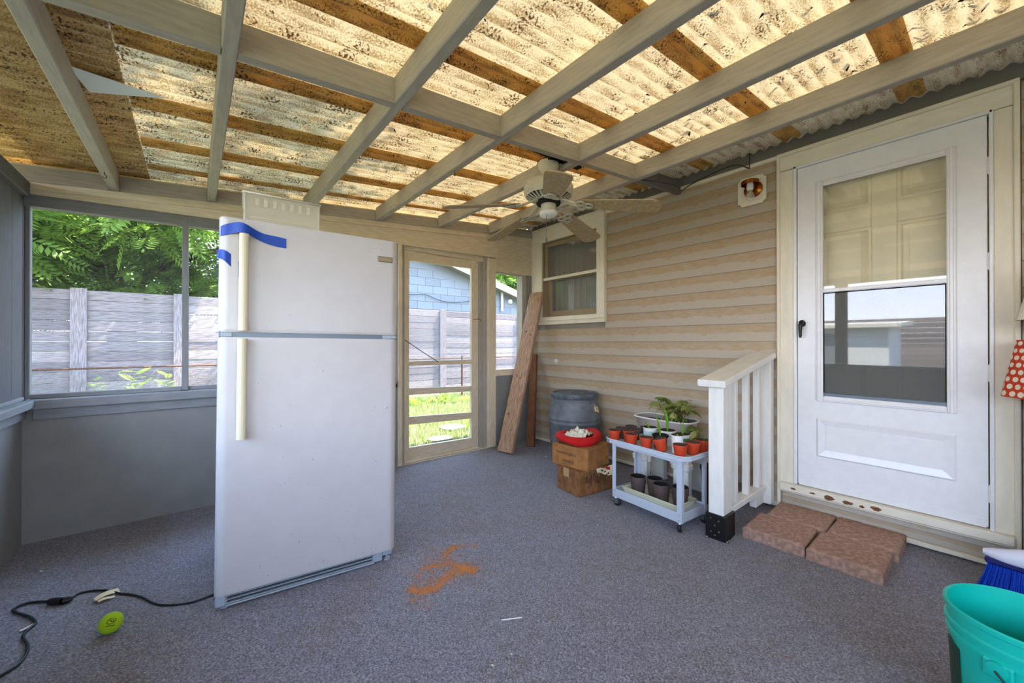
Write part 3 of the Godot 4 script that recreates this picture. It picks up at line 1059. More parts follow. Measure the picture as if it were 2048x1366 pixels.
# ---- double-hung window with white casing in the siding ----
func build_window_in_siding() -> void:
	var w := structure("window_3")
	var fx := XW - 0.028
	beam(w, "casing", fx, XW + 0.03, 1.378, 2.212, -3.329, -3.165, M.cream_y, 0.004)
	beam(w, "casing", fx, XW + 0.03, 1.378, 2.212, -2.400, -2.312, M.cream_y, 0.004)
	beam(w, "head_casing", fx, XW + 0.03, 2.212, 2.342, -3.329, -2.312, M.cream_z, 0.004)
	beam(w, "head_cap", fx - 0.012, XW + 0.02, 2.340, 2.372, -3.329, -2.300, M.cream_z, 0.004)
	beam(w, "side_bead", fx - 0.010, XW + 0.02, 1.305, 2.342, -2.314, -2.298, M.cream_y, 0.003)
	beam(w, "sill", fx - 0.012, XW + 0.10, 1.335, 1.380, -3.329, -2.314, M.cream_z, 0.004)
	beam(w, "sill_apron", fx - 0.006, XW + 0.02, 1.296, 1.322, -3.329, -2.300, M.cream_z, 0.004)
	beam(w, "sill_apron", fx, XW + 0.02, 1.320, 1.336, -3.329, -2.314, M.cream_z, 0.003)
	# jamb liner
	beam(w, "jamb", XW - 0.01, XW + 0.18, 1.378, 2.216, -3.168, -3.158, M.sash)
	beam(w, "jamb", XW - 0.01, XW + 0.18, 1.378, 2.216, -2.408, -2.398, M.sash)
	beam(w, "jamb", XW - 0.01, XW + 0.18, 2.206, 2.216, -3.158, -2.408, M.sash)
	# upper sash in front, lower sash behind
	for q in [[XW + 0.020, 1.80, 2.205, 0.040], [XW + 0.062, 1.380, 1.83, 0.060]]:
		var x: float = q[0]
		beam(w, "sash_stile", x, x + 0.03, q[1], q[2], -3.157, -3.157 + q[3], M.sash)
		beam(w, "sash_stile", x, x + 0.03, q[1], q[2], -2.409 - q[3] * 0.5, -2.409, M.sash)
		beam(w, "sash_rail", x, x + 0.03, q[2] - 0.045, q[2], -3.157 + q[3], -2.409 - q[3] * 0.5, M.sash)
		beam(w, "sash_rail", x, x + 0.03, q[1], q[1] + (0.02 if q[1] > 1.5 else 0.07), -3.157 + q[3], -2.409 - q[3] * 0.5, M.sash)
		beam(w, "pane", x + 0.014, x + 0.0145, q[1] + 0.01, q[2] - 0.04, -3.13, -2.42, M.pane, 0.0)
	beam(w, "storm_bar", XW - 0.004, XW + 0.012, 1.788, 1.818, -3.158, -2.408, M.cream_z)
	# rippled net curtain and the dim room behind
	var s := Shape.new()
	s.sheet(func(u: float, v: float) -> Vector3: return Vector3(XW + 0.135 + 0.012 * sin(u * 60.0), lerpf(1.39, 2.20, v), lerpf(-3.15, -2.42, u)), 90, 4)
	part(w, "net_curtain", s, M.lace)
	# the room behind it
	beam(w, "room_wall", XW + 1.80, XW + 1.84, 0.4, 2.62, -3.40, -1.6, M.room, 0.0)
	beam(w, "room_wall", XW + 0.20, XW + 1.84, 0.4, 2.62, -3.44, -3.40, M.room, 0.0)
	beam(w, "room_wall", XW + 0.20, XW + 1.84, 0.4, 2.62, -1.60, -1.56, M.room, 0.0)
	beam(w, "room_ceiling", XW + 0.20, XW + 1.84, 2.58, 2.62, -3.40, -1.6, M.room, 0.0)
	beam(w, "room_floor", XW + 0.20, XW + 1.84, 0.36, 0.40, -3.40, -1.6, M.room, 0.0)
# ---- refrigerator ----
const UPRIGHT := Basis(Vector3(1, 0, 0), Vector3(0, 0, 1), Vector3(0, 1, 0))  # outline drawn in x and z, raised along y

func rounded_front(x0: float, x1: float, z0: float, z1: float, r: float) -> PackedVector2Array:
	var p := PackedVector2Array([Vector2(x1, z0), Vector2(x0, z0)])
	for k in 9:
		var a := PI - PI * 0.5 * k / 8
		p.append(Vector2(x0 + r + cos(a) * r, z1 - r + sin(a) * r))
	for k in 9:
		var a := PI * 0.5 - PI * 0.5 * k / 8
		p.append(Vector2(x1 - r + cos(a) * r, z1 - r + sin(a) * r))
	return p

func build_refrigerator() -> void:
	var at := spin(-6.0, Vector3(0.061, 0, -1.983))
	at.basis = at.basis * Basis(Vector3(0, 0, 1), deg_to_rad(-0.55))
	at.origin.y = 0.008
	var t := thing("refrigerator", "white top-freezer refrigerator with cream handles and blue tape on its door", "refrigerator", "", at)
	var w := 0.737
	var s := Shape.new()
	s.bx(0.012, w - 0.012, 0.056, 1.605, -0.70, -0.078, 0.006)
	part(t, "cabinet", s, M.fridge)
	s = Shape.new()
	s.bx(0.014, 0.024, 0.008, 0.060, -0.69, -0.072, 0.002)
	s.bx(w - 0.024, w - 0.014, 0.008, 0.060, -0.69, -0.072, 0.002)
	s.bx(0.014, w - 0.014, 0.008, 0.060, -0.70, -0.69, 0.002)
	s.bx(0.014, w - 0.014, 0.006, 0.010, -0.70, -0.072, 0.001)
	part(t, "base_pan", s, M.steel)
	for d in [["freezer_door", 1.137, 1.612], ["fridge_door", 0.052, 1.116]]:
		s = Shape.new()
		s.x = Transform3D(UPRIGHT, Vector3.ZERO)
		s.prism(rounded_front(0.0, w, -0.072, -0.004, 0.030), d[1] + 0.004, d[2] - 0.004)
		s.prism(rounded_front(0.004, w - 0.004, -0.072, -0.0, 0.034), d[1] + 0.010, d[2] - 0.010)
		s.prism(rounded_front(0.004, w - 0.004, -0.070, -0.008, 0.026), d[1], d[2])
		var o := part(t, d[0], s, M.fridge)
		s = Shape.new()
		if d[0] == "freezer_door":
			handle_bar(s, 0.088, 1.142, 1.540)
		else:
			handle_bar(s, 0.086, 0.698, 1.110)
		part(o, "handle", s, M.handle, Transform3D.IDENTITY, "cream plastic handle")
	s = Shape.new()
	s.bx(0.004, w - 0.004, 1.114, 1.139, -0.075, -0.016, 0.002)
	part(t, "divider_strip", s, M.grey_trim)
	s = Shape.new()
	s.bx(0.012, 0.050, 1.117, 1.136, -0.03, -0.010, 0.002)
	part(t, "end_clip", s, M.grille)
	s = Shape.new()
	s.bx(w - 0.075, w - 0.008, 1.117, 1.136, -0.05, -0.010, 0.002)
	s.bx(w - 0.045, w - 0.006, 1.118, 1.132, -0.02, -0.004, 0.004)
	part(t, "hinge", s, M.grille)
	# toe grille
	s = Shape.new()
	s.bx(0.004, 0.045, 0.004, 0.050, -0.07, -0.012, 0.008)
	s.bx(w - 0.110, w - 0.06, 0.004, 0.050, -0.07, -0.020, 0.004)
	for k in 3:
		s.bx(0.04, w - 0.10, 0.013 + k * 0.0145, 0.0165 + k * 0.0145, -0.030, -0.016, 0.001)
	s.bx(0.04, w - 0.10, 0.002, 0.010, -0.06, -0.014, 0.003)
	part(t, "toe_grille", s, M.grille)
	s = Shape.new()
	s.bx(w - 0.06, w - 0.012, 0.024, 0.050, -0.06, -0.022, 0.004)
	part(t, "hinge", s, M.grille)
	for z: float in [-0.64, -0.04]:
		for x: float in [0.035, w - 0.035]:
			s = Shape.new()
			s.lathe([Vector2(0, 0), Vector2(0.016, 0), Vector2(0.016, 0.012), Vector2(0.006, 0.014), Vector2(0.006, 0.066)], 16, Vector3(x, -0.006, z))
			part(t, "levelling_foot", s, M.grille)
	s = Shape.new()
	s.bx(0.632, 0.704, 1.500, 1.528, -0.002, 0.004, 0.0015)
	var bd := part(t, "badge", s, M.badge, Transform3D.IDENTITY, "small grey metal badge")
	s = Shape.new()
	s.bx(0.636, 0.700, 1.504, 1.524, 0.003, 0.0046, 0.001)
	part(bd, "badge_plate", s, M.sash)
	s = Shape.new()
	s.ball(Vector3(w - 0.058, 0.775, 0.001), Vector3(0.006, 0.006, 0.004), 10)
	part(t, "screw_cap", s, M.fridge)
	# chips and specks of dirt in the enamel
	s = Shape.new()
	var rs := RandomNumberGenerator.new()
	rs.seed = 23
	for k in 70:
		var px := rs.randf_range(0.06, w - 0.05)
		var py := 0.07 + 0.95 * pow(rs.randf(), 2.2)
		if rs.randf() < 0.15:
			py = rs.randf_range(1.15, 1.6)
		s.box(Vector3(px, py, 0.0002), Vector3(1, rs.randf_range(0.6, 1.4), 0.3) * rs.randf_range(0.0012, 0.0032), 0.0004)
	part(t, "enamel_chips", s, M.rust).set_meta("kind", "stuff")
	# painter's tape: one strip draped over the top of the handle, one folded round the door edge
	s = Shape.new()
	s.sheet(func(u: float, v: float) -> Vector3:
		var x := u * 0.238 + 0.001
		var over := exp(-pow((x - 0.086) / 0.035, 2.0))
		var edge := clampf((0.03 - x) / 0.03, 0.0, 1.0)
		return Vector3(x, 1.520 + 0.040 * v + 0.030 * exp(-pow((x - 0.080) / 0.07, 2.0)) - 0.012 * u + 0.004 * sin(u * 9.0) * v, 0.0025 + 0.030 * over - 0.030 * edge * edge), 36, 4, 0.0006)
	part(t, "tape", s, M.tape, Transform3D.IDENTITY, "strip of blue tape")
	s = Shape.new()
	s.sheet(func(u: float, v: float) -> Vector3:
		var x := -0.004 + u * 0.076
		var edge := clampf((0.03 - x) / 0.03, 0.0, 1.0)
		return Vector3(x, 1.442 + 0.034 * v - 0.050 * u * u - 0.030 * u * (1.0 - v), 0.003 - 0.034 * edge * edge + 0.006 * sin(u * 6.0)), 20, 4, 0.0006)
	s.sheet(func(u: float, v: float) -> Vector3: return Vector3(-0.006 - 0.003 * v, 1.476 - 0.11 * u, -0.035 - 0.02 * v + 0.01 * u), 8, 3, 0.0006)
	part(t, "tape", s, M.tape, Transform3D.IDENTITY, "strip of blue tape")
	# clear bin on top of it
	var b := thing("plastic_bin", "clear plastic drawer bin standing on top of the refrigerator", "bin", "", at * Transform3D(Basis(Vector3.UP, deg_to_rad(2.0)), Vector3(0.228, 1.6055, -0.24)))
	var cm := veil(Color(0.80, 0.78, 0.72), 0.42, 0.2)
	cm = glass(Color(0.86, 0.85, 0.80), 0.40)
	for q in [["front_wall", -0.15, 0.15, 0.004, 0.152, 0.126, 0.129], ["rear_wall", -0.15, 0.15, 0.004, 0.152, -0.129, -0.126], ["side_wall", -0.150, -0.147, 0.004, 0.152, -0.127, 0.127], ["side_wall", 0.147, 0.150, 0.004, 0.152, -0.127, 0.127], ["bottom", -0.15, 0.15, 0.0, 0.004, -0.129, 0.129]]:
		s = Shape.new()
		s.bx(q[1], q[2], q[3], q[4], q[5], q[6], 0.001)
		part(b, q[0], s, cm)
	s = Shape.new()
	s.tube([Vector3(-0.154, 0.155, -0.133), Vector3(0.154, 0.155, -0.133), Vector3(0.154, 0.155, 0.133), Vector3(-0.154, 0.155, 0.133)], 0.005, 8, true)
	part(b, "rim", s, glass(Color(0.9, 0.9, 0.86), 0.6))
	s = Shape.new()
	for k in 7:
		s.bx(-0.11 + k * 0.034, -0.095 + k * 0.034, 0.10, 0.135, 0.1295, 0.132, 0.001)
	s.bx(-0.13, 0.13, 0.045, 0.050, 0.1295, 0.133, 0.001)
	s.tube([Vector3(-0.148, 0.0, 0.127), Vector3(-0.148, 0.15, 0.127)], 0.005, 8)
	s.tube([Vector3(0.148, 0.0, 0.127), Vector3(0.148, 0.15, 0.127)], 0.005, 8)
	part(b, "moulded_ribs", s, glass(Color(0.93, 0.92, 0.86), 0.40))

func handle_bar(s: Shape, x: float, y0: float, y1: float) -> void:
	s.x = Transform3D(UPRIGHT, Vector3.ZERO)
	var p := PackedVector2Array([Vector2(x + 0.017, 0.018), Vector2(x - 0.017, 0.018)])
	for k in 9:
		var a := PI - PI * k / 8
		p.append(Vector2(x + cos(a) * 0.017, 0.038 + sin(a) * 0.014))
	s.prism(p, y0, y1)
	s.x = Transform3D.IDENTITY
	for y: float in [y0 + 0.02, y1 - 0.02]:
		s.box(Vector3(x, y, 0.010), Vector3(0.028, 0.036, 0.026), 0.004)

# ---- ceiling fan ----
func build_fan() -> void:
	var at := Vector3(1.724, 1.90, -1.752)
	var t := thing("ceiling_fan", "dusty cream five-blade ceiling fan hanging from the porch rafters", "ceiling fan", "", Transform3D(Basis.IDENTITY, at))
	var s := Shape.new()
	s.bx(-0.47, 0.20, 0.318, 0.352, 0.06, 0.10, 0.002)
	s.bx(-0.05, 0.05, 0.318, 0.345, -0.05, 0.09, 0.002)
	part(t, "mounting_channel", s, M.black_matt)
	s = Shape.new()
	s.lathe([Vector2(0.066, 0.330), Vector2(0.068, 0.320), Vector2(0.066, 0.300), Vector2(0.056, 0.282), Vector2(0.040, 0.262), Vector2(0.034, 0.250), Vector2(0.0, 0.248)], 32)
	part(t, "canopy", s, M.fan_white)
	s = Shape.new()
	s.lathe([Vector2(0.012, 0.26), Vector2(0.012, 0.215), Vector2(0.024, 0.213)], 16)
	part(t, "downrod", s, M.fan_white)
	s = Shape.new()
	s.lathe([Vector2(0.0, 0.222), Vector2(0.05, 0.222), Vector2(0.105, 0.214), Vector2(0.140, 0.198), Vector2(0.150, 0.180), Vector2(0.150, 0.172), Vector2(0.155, 0.170), Vector2(0.155, 0.142), Vector2(0.150, 0.128), Vector2(0.141, 0.114), Vector2(0.139, 0.116), Vector2(0.147, 0.130)], 40)
	s.lathe([Vector2(0.098, 0.093), Vector2(0.096, 0.090), Vector2(0.06, 0.086), Vector2(0.0, 0.086)], 40)
	var motor := part(t, "motor_housing", s, M.fan_white)
	s = Shape.new()
	for k in 30:
		var a := TAU * k / 30
		s.x = Transform3D(Basis(Vector3.UP, -a) * Basis(Vector3(0, 0, 1), deg_to_rad(27)), Vector3(cos(a) * 0.119, 0.1035, sin(a) * 0.119))
		s.box(Vector3.ZERO, Vector3(0.052, 0.004, 0.0105), 0.001)
	part(motor, "vent_fins", s, M.fan_white).set_meta("kind", "stuff")
	s = Shape.new()
	s.lathe([Vector2(0.06, 0.20), Vector2(0.11, 0.19), Vector2(0.115, 0.15), Vector2(0.085, 0.10), Vector2(0.03, 0.095)], 32)
	part(t, "motor_core", s, M.steel)
	s = Shape.new()
	s.lathe([Vector2(0.075, 0.092), Vector2(0.078, 0.080), Vector2(0.074, 0.068), Vector2(0.03, 0.066)], 32)
	part(t, "flywheel", s, M.black_matt)
	s = Shape.new()
	s.lathe([Vector2(0.040, 0.072), Vector2(0.047, 0.066), Vector2(0.047, 0.026), Vector2(0.044, 0.020)], 32)
	part(t, "switch_housing", s, M.fan_white)
	s = Shape.new()
	s.lathe([Vector2(0.048, 0.024), Vector2(0.056, 0.020), Vector2(0.058, 0.010), Vector2(0.054, -0.002), Vector2(0.040, -0.012), Vector2(0.016, -0.017), Vector2(0.010, -0.022), Vector2(0.0, -0.023)], 32)
	part(t, "end_cap", s, M.white_plastic)
	# pull chain of beads with a fob
	s = Shape.new()
	for k in 30:
		s.ball(Vector3(-0.040, 0.022 - k * 0.0058, 0.022), Vector3.ONE * 0.0024, 6)
	s.lathe([Vector2(0, -0.150), Vector2(0.004, -0.153), Vector2(0.006, -0.175), Vector2(0, -0.178)], 10, Vector3(-0.040, 0, 0.022))
	part(t, "pull_chain", s, M.steel)
	# blades
	var blade := Shape.new()
	var out := PackedVector2Array()
	for k in 7:
		var a := PI * 0.5 + PI * k / 6
		out.append(Vector2(0.215 + cos(a) * 0.02, sin(a) * 0.052))
	out.append(Vector2(0.60, -0.071))
	for k in range(1, 8):
		var a := -PI * 0.5 + PI * k / 8
		out.append(Vector2(0.625 + cos(a) * 0.045, sin(a) * 0.071))
	out.append(Vector2(0.60, 0.071))
	blade.x = Transform3D(UPRIGHT, Vector3.ZERO)
	blade.prism(out, -0.003, 0.003)
	var bm := blade.mesh()
	var iron := Shape.new()
	iron.tube([Vector3(0.06, 0.020, 0), Vector3(0.10, 0.022, 0.012), Vector3(0.15, 0.004, 0.016), Vector3(0.20, -0.006, 0.010)], [0.010, 0.008, 0.007, 0.006], 8)
	iron.tube([Vector3(0.06, 0.020, 0), Vector3(0.10, 0.022, -0.012), Vector3(0.15, 0.004, -0.016), Vector3(0.20, -0.006, -0.010)], [0.010, 0.008, 0.007, 0.006], 8)
	for c in [Vector3(0.205, -0.008, -0.022), Vector3(0.205, -0.008, 0.022), Vector3(0.252, -0.008, 0.0)]:
		for rr: float in [0.026, 0.016]:
			var ring := []
			for k in 20:
				ring.append(c + Vector3(cos(TAU * k / 20) * rr, 0, sin(TAU * k / 20) * rr * 1.05))
			iron.tube(ring, 0.0042, 6, true)
	var im := iron.mesh()
	for k in 5:
		var a := deg_to_rad(58.0 + 72.0 * k)
		var b := Basis(Vector3.UP, -a) * Basis(Vector3(0, 0, 1), deg_to_rad(-7.9)) * Basis(Vector3(1, 0, 0), deg_to_rad(-11.0))
		var o := put(t, "blade", bm, M.blade, Transform3D(b, Vector3(0, 0.074, 0)))
		put(o, "blade_iron", im, M.fan_white)

# ---- railing by the door ----
func build_railing() -> void:
	var t := thing("handrail", "short white wooden handrail with balusters beside the house door", "railing", "", Transform3D(Basis.IDENTITY, Vector3(2.325, 0, -0.975)))
	var o := Vector3(2.325, 0, -0.975)
	var b := func(called: String, x0: float, x1: float, y0: float, y1: float, z0: float, z1: float, m: Material, bev: float) -> MeshInstance3D:
		return beam(t, called, x0 - o.x, x1 - o.x, y0, y1, z0 - o.z, z1 - o.z, m, bev)
	b.call("newel_post", 2.268, 2.382, 0.12, 0.872, -1.016, -0.934, M.rail_y, 0.004)
	b.call("wall_post", 2.950, 3.016, 0.03, 0.992, -1.000, -0.918, M.rail_y, 0.004)
	var s := Shape.new()
	s.x = Transform3D(Basis(Vector3(0, 0, 1), Vector3(0, 1, 0), Vector3(1, 0, 0)), Vector3.ZERO)
	var p := PackedVector2Array()
	for c in [[0.075, 0.010, 0.0], [0.075, 0.032, PI * 0.5], [-0.075, 0.032, PI], [-0.075, 0.010, PI * 1.5]]:
		for k in 4:
			var a: float = c[2] - PI * 0.5 + PI * 0.5 * k / 3 + PI * 0.0
			p.append(Vector2(c[0] - signf(c[0]) * 0.008 + cos(a) * 0.008, c[1] + sin(a) * 0.008))
	s.prism(p, 2.215 - o.x, 3.020 - o.x)
	part(t, "top_rail", s, M.rail_x, Transform3D(Basis(Vector3(0, 0, 1), deg_to_rad(10.2)), Vector3(0, 0.873, 0)))
	b.call("bottom_rail", 2.380, 2.952, 0.118, 0.152, -1.010, -0.940, M.rail_x, 0.003)
	b.call("rail_cleat", 2.82, 2.952, 0.03, 0.118, -1.000, -0.960, M.rail_y, 0.003)
	for x: float in [2.512, 2.694, 2.876]:
		b.call("baluster", x - 0.018, x + 0.018, 0.150, 0.875 + (x - 2.325) * 0.18, -0.993, -0.957, M.rail_y, 0.003)
	var base: MeshInstance3D = b.call("post_base", 2.256, 2.394, 0.0, 0.140, -1.028, -0.922, M.black, 0.004)
	base.set_meta("label", "black metal post base with screws")
	s = Shape.new()
	for q in [[-0.022, 0.045], [0.022, 0.040], [0.0, 0.010], [-0.020, -0.030], [0.022, -0.020], [0.0, -0.045]]:
		s.ball(Vector3(-0.071, q[1], q[0]), Vector3(0.003, 0.005, 0.005), 8)
	s.ball(Vector3(-0.055, -0.066, 0.060), Vector3(0.010, 0.008, 0.010), 8)
	s.ball(Vector3(0.0, -0.066, 0.062), Vector3(0.010, 0.008, 0.010), 8)
	s.ball(Vector3(-0.076, -0.066, -0.04), Vector3(0.010, 0.008, 0.010), 8)
	part(base, "screw", s, M.steel).set_meta("kind", "stuff")

# ---- four loose pavers as a step ----
func build_step() -> void:
	var r := RandomNumberGenerator.new()
	r.seed = 4
	var spots := [[2.560, -0.752, "brown concrete paver at the handrail, outer half of the door step"], [2.556, -0.452, "brown concrete paver with the far outer corner of the door step to itself"], [2.856, -0.728, "brown concrete paver against the house wall beside the handrail"], [2.860, -0.434, "brown concrete paver against the house wall below the storm door hinges"]]
	spots[0][2] = "brown paver in the outer row of the step, on the handrail side"
	spots[1][2] = "brown paver in the outer row of the step, on the broom side"
	spots[2][2] = "brown paver in the wall row of the step, on the handrail side"
	spots[3][2] = "brown paver in the wall row of the step, on the broom side"
	for k in 4:
		var q: Array = spots[k]
		var s := Shape.new()
		var n := FastNoiseLite.new()
		n.seed = 900 + k
		n.frequency = 9.0
		# slab with a worn, chipped arris
		var h := 0.1435
		var ring := []
		for e in [[0.0, 0.0], [0.050, 0.0], [0.056, 0.004], [0.060, 0.010]]:
			var pts := []
			for i in 48:
				var tt := float(i) / 12.0
				var side := int(tt)
				var f := tt - side
				var c: Vector2
				match side:
					0: c = Vector2(lerpf(-h, h, f), -h)
					1: c = Vector2(h, lerpf(-h, h, f))
					2: c = Vector2(lerpf(h, -h, f), h)
					_: c = Vector2(-h, lerpf(h, -h, f))
				var inn: float = e[1] * (1.0 + 1.6 * maxf(0.0, n.get_noise_2d(c.x * 6.0, c.y * 6.0)))
				c = c - c.sign() * Vector2(inn if absf(c.x) > h - 1e-4 else 0.0, inn if absf(c.y) > h - 1e-4 else 0.0)
				pts.append(Vector3(c.x, e[0] + (0.002 * n.get_noise_2d(c.x * 2.0, c.y * 2.0) if e[0] > 0.055 else 0.0), c.y))
			ring.append(pts)
		for a in 3:
			for i in 48:
				var j := (i + 1) % 48
				var nn: Vector3 = (ring[a][j] - ring[a][i]).cross(ring[a + 1][i] - ring[a][i]).normalized()
				if nn.dot(ring[a][i] * Vector3(1, 0, 1) + Vector3(0, 0.05, 0)) < 0:
					nn = -nn
				s.quad(ring[a][i], ring[a][j], ring[a + 1][j], ring[a + 1][i], nn)
		for i in 48:
			var j := (i + 1) % 48
			s.tri(Vector3(0, 0.0605, 0), ring[3][i], ring[3][j], Vector3.UP, Vector3.UP, Vector3.UP)
		var o := put(self, "paver", s.mesh(), M.paver, spin(r.randf_range(-1.5, 1.5) + 1.0, Vector3(q[0], 0.0, q[1])))
		tag(o, q[2], "paver", "pavers of the door step")

# ---- utility cart and what stands on it ----
func pot(r1: float, r0: float, h: float, rim: float) -> Mesh:
	var s := Shape.new()
	s.lathe([Vector2(0, 0), Vector2(r0 - 0.002, 0), Vector2(r0, 0.002), Vector2(r1 - 0.003, h - rim), Vector2(r1, h - rim), Vector2(r1 + 0.001, h - 0.001), Vector2(r1 - 0.001, h)], 28)
	return s.mesh()
func pot_lining(r1: float, r0: float, h: float, fill: float) -> Mesh:
	var s := Shape.new()
	var t := fill / h
	var rf := lerpf(r0, r1, t) - 0.0035
	s.lathe([Vector2(r1 - 0.0005, h + 0.0002), Vector2(r1 - 0.003, h - 0.002), Vector2(rf, fill), Vector2(0.0, fill + 0.004)], 28)
	return s.mesh()

func build_cart() -> void:
	var at := spin(-4.5, Vector3(2.318, 0, -1.362))
	var t := thing("utility_cart", "small pale grey metal utility cart on casters holding seedling pots", "cart", "", at)
	var s := Shape.new()
	var poly := PackedVector2Array()
	var lip := []
	for c in [[0.115, 0.245, 0.0], [-0.115, 0.245, 1.0], [-0.115, -0.245, 2.0], [0.115, -0.245, 3.0]]:
		for k in 7:
			var a: float = (c[2] + k / 6.0) * PI * 0.5
			poly.append(Vector2(c[0] + cos(a) * 0.055, c[1] + sin(a) * 0.055))
			lip.append(Vector3(c[0] + cos(a) * 0.057, 0.446, c[1] + sin(a) * 0.057))
	s.x = Transform3D(UPRIGHT, Vector3.ZERO)
	s.prism(poly, 0.430, 0.436)
	s.x = Transform3D.IDENTITY
	for i in lip.size():
		var a: Vector3 = lip[i]
		var b: Vector3 = lip[(i + 1) % lip.size()]
		var nn := ((a + b) * 0.5 * Vector3(1, 0, 1)).normalized()
		s.quad(a + Vector3(0, -0.018, 0), b + Vector3(0, -0.018, 0), b + Vector3(0, 0.008, 0), a + Vector3(0, 0.008, 0), nn)
	s.tube(lip.map(func(p: Vector3) -> Vector3: return p + Vector3(0, 0.008, 0)), 0.004, 8, true)
	part(t, "top_tray", s, M.cart)
	s = Shape.new()
	s.bx(-0.13, 0.13, 0.100, 0.104, -0.25, 0.25, 0.001)
	for z: float in [-0.25, 0.25]:
		s.bx(-0.13, 0.13, 0.060, 0.118, z - 0.002, z + 0.002, 0.001)
	for x: float in [-0.13, 0.13]:
		s.bx(x - 0.002, x + 0.002, 0.060, 0.118, -0.25, 0.25, 0.001)
	part(t, "lower_shelf", s, M.cart)
	s = Shape.new()
	for z: float in [-0.24, 0.24]:
		s.bx(-0.125, 0.125, 0.400, 0.430, z - 0.002, z + 0.002, 0.001)
	for x: float in [-0.125, 0.125]:
		s.bx(x - 0.002, x + 0.002, 0.400, 0.430, -0.24, 0.24, 0.001)
	part(t, "tray_frame", s, M.cart)
	for x: float in [-0.129, 0.129]:
		for z: float in [-0.249, 0.249]:
			s = Shape.new()
			s.bx(-0.002, 0.002, 0.060, 0.430, -0.030 if z > 0 else 0.0, 0.0 if z > 0 else 0.030, 0.001)
			s.bx(-0.026 if x > 0 else 0.0, 0.0 if x > 0 else 0.026, 0.060, 0.430, -0.002, 0.002, 0.001)
			var leg := part(t, "leg", s, M.cart, Transform3D(Basis.IDENTITY, Vector3(x + signf(x) * 0.004, 0, z + signf(z) * 0.004)))
			s = Shape.new()
			for q in [0.075, 0.105]:
				s.ball(Vector3(signf(x) * 0.003, q, -signf(z) * 0.015), Vector3(0.002, 0.004, 0.004), 8)
			part(leg, "bolt", s, M.chrome).set_meta("kind", "stuff")
			s = Shape.new()
			s.lathe([Vector2(0, 0.062), Vector2(0.014, 0.062), Vector2(0.016, 0.056), Vector2(0.008, 0.052), Vector2(0.008, 0.046)], 14)
			s.bx(-0.014, -0.011, 0.018, 0.050, -0.010, 0.016, 0.002)
			s.bx(0.011, 0.014, 0.018, 0.050, -0.010, 0.016, 0.002)
			s.bx(-0.014, 0.014, 0.046, 0.051, -0.012, 0.014, 0.002)
			var yaw: float = {true: 35.0, false: -60.0}[x < 0] + (70.0 if z > 0 else 0.0)
			var fork := part(t, "caster", s, M.chrome, spin(yaw, Vector3(x * 0.93, 0, z * 0.94)))
			s = Shape.new()
			s.x = Transform3D(Basis(Vector3(0, 0, 1), PI * 0.5), Vector3(0, 0.0245, 0.010))
			s.lathe([Vector2(0, -0.009), Vector2(0.020, -0.009), Vector2(0.0245, -0.006), Vector2(0.0245, 0.006), Vector2(0.020, 0.009), Vector2(0, 0.009)], 20)
			part(fork, "wheel", s, M.rubber)
	var top := 0.4365
	# terracotta seedling pots; the pixel gives the direction, the tray the distance
	var h := 0.074
	var pm := pot(0.040, 0.030, h, 0.014)
	var lm := pot_lining(0.040, 0.030, h, 0.050)
	var front := [
		[-0.128, -0.240, "orange seedling pot in the cart's front row, first from the red cushion"],
		[-0.128, -0.100, "orange seedling pot in the cart's front row, second from the red cushion"],
		[-0.122, 0.010, "orange seedling pot in the cart's front row, third from the red cushion"],
		[-0.112, 0.232, "orange seedling pot on the cart corner in front of the tall white tub"],
		[0.000, 0.245, "orange seedling pot between the corner pot and the sprouting orange pot"],
		[0.100, 0.245, "orange seedling pot with one green shoot at the handrail end of the cart"],
		[-0.060, -0.175, "orange seedling pot just behind the front row, nearest the red cushion"],
	]
	for k in front.size():
		var p := at * Vector3(front[k][0], top, front[k][1])
		var o := thing("seedling_pot", front[k][2], "pot", "orange seedling pots on the cart", Transform3D(Basis(Vector3.UP, k * 1.3), p))
		put(o, "pot_wall", pm, M.terracotta)
		put(o, "soil", lm, M.pot_inside)
	var lean := at * Vector3(-0.105, top, 0.108)
	var q := thing("seedling_pot", "orange seedling pot tipped to one side in the cart's front row", "pot", "orange seedling pots on the cart", Transform3D(CB * Basis(Vector3(0, 0, 1), deg_to_rad(11.0)) * Basis(Vector3(1, 0, 0), deg_to_rad(-8)), lean + Vector3(0, 0.008, 0)))
	put(q, "pot_wall", pm, M.terracotta)
	put(q, "soil", lm, M.pot_inside)
	# dark nursery pots in the back rows
	var dark := [[-0.030, -0.259], [0.070, -0.259], [0.025, -0.182], [0.130, -0.175]]
	for k in dark.size():
		var p := at * Vector3(dark[k][0], top, dark[k][1])
		var o := thing("nursery_pot", "dark brown plastic nursery pot in the back rows on the cart", "pot", "dark nursery pots on the cart", Transform3D(Basis(Vector3.UP, k * 0.9), p))
		put(o, "pot_wall", pm, M.brown_pot)
		put(o, "soil", lm, M.pot_inside)
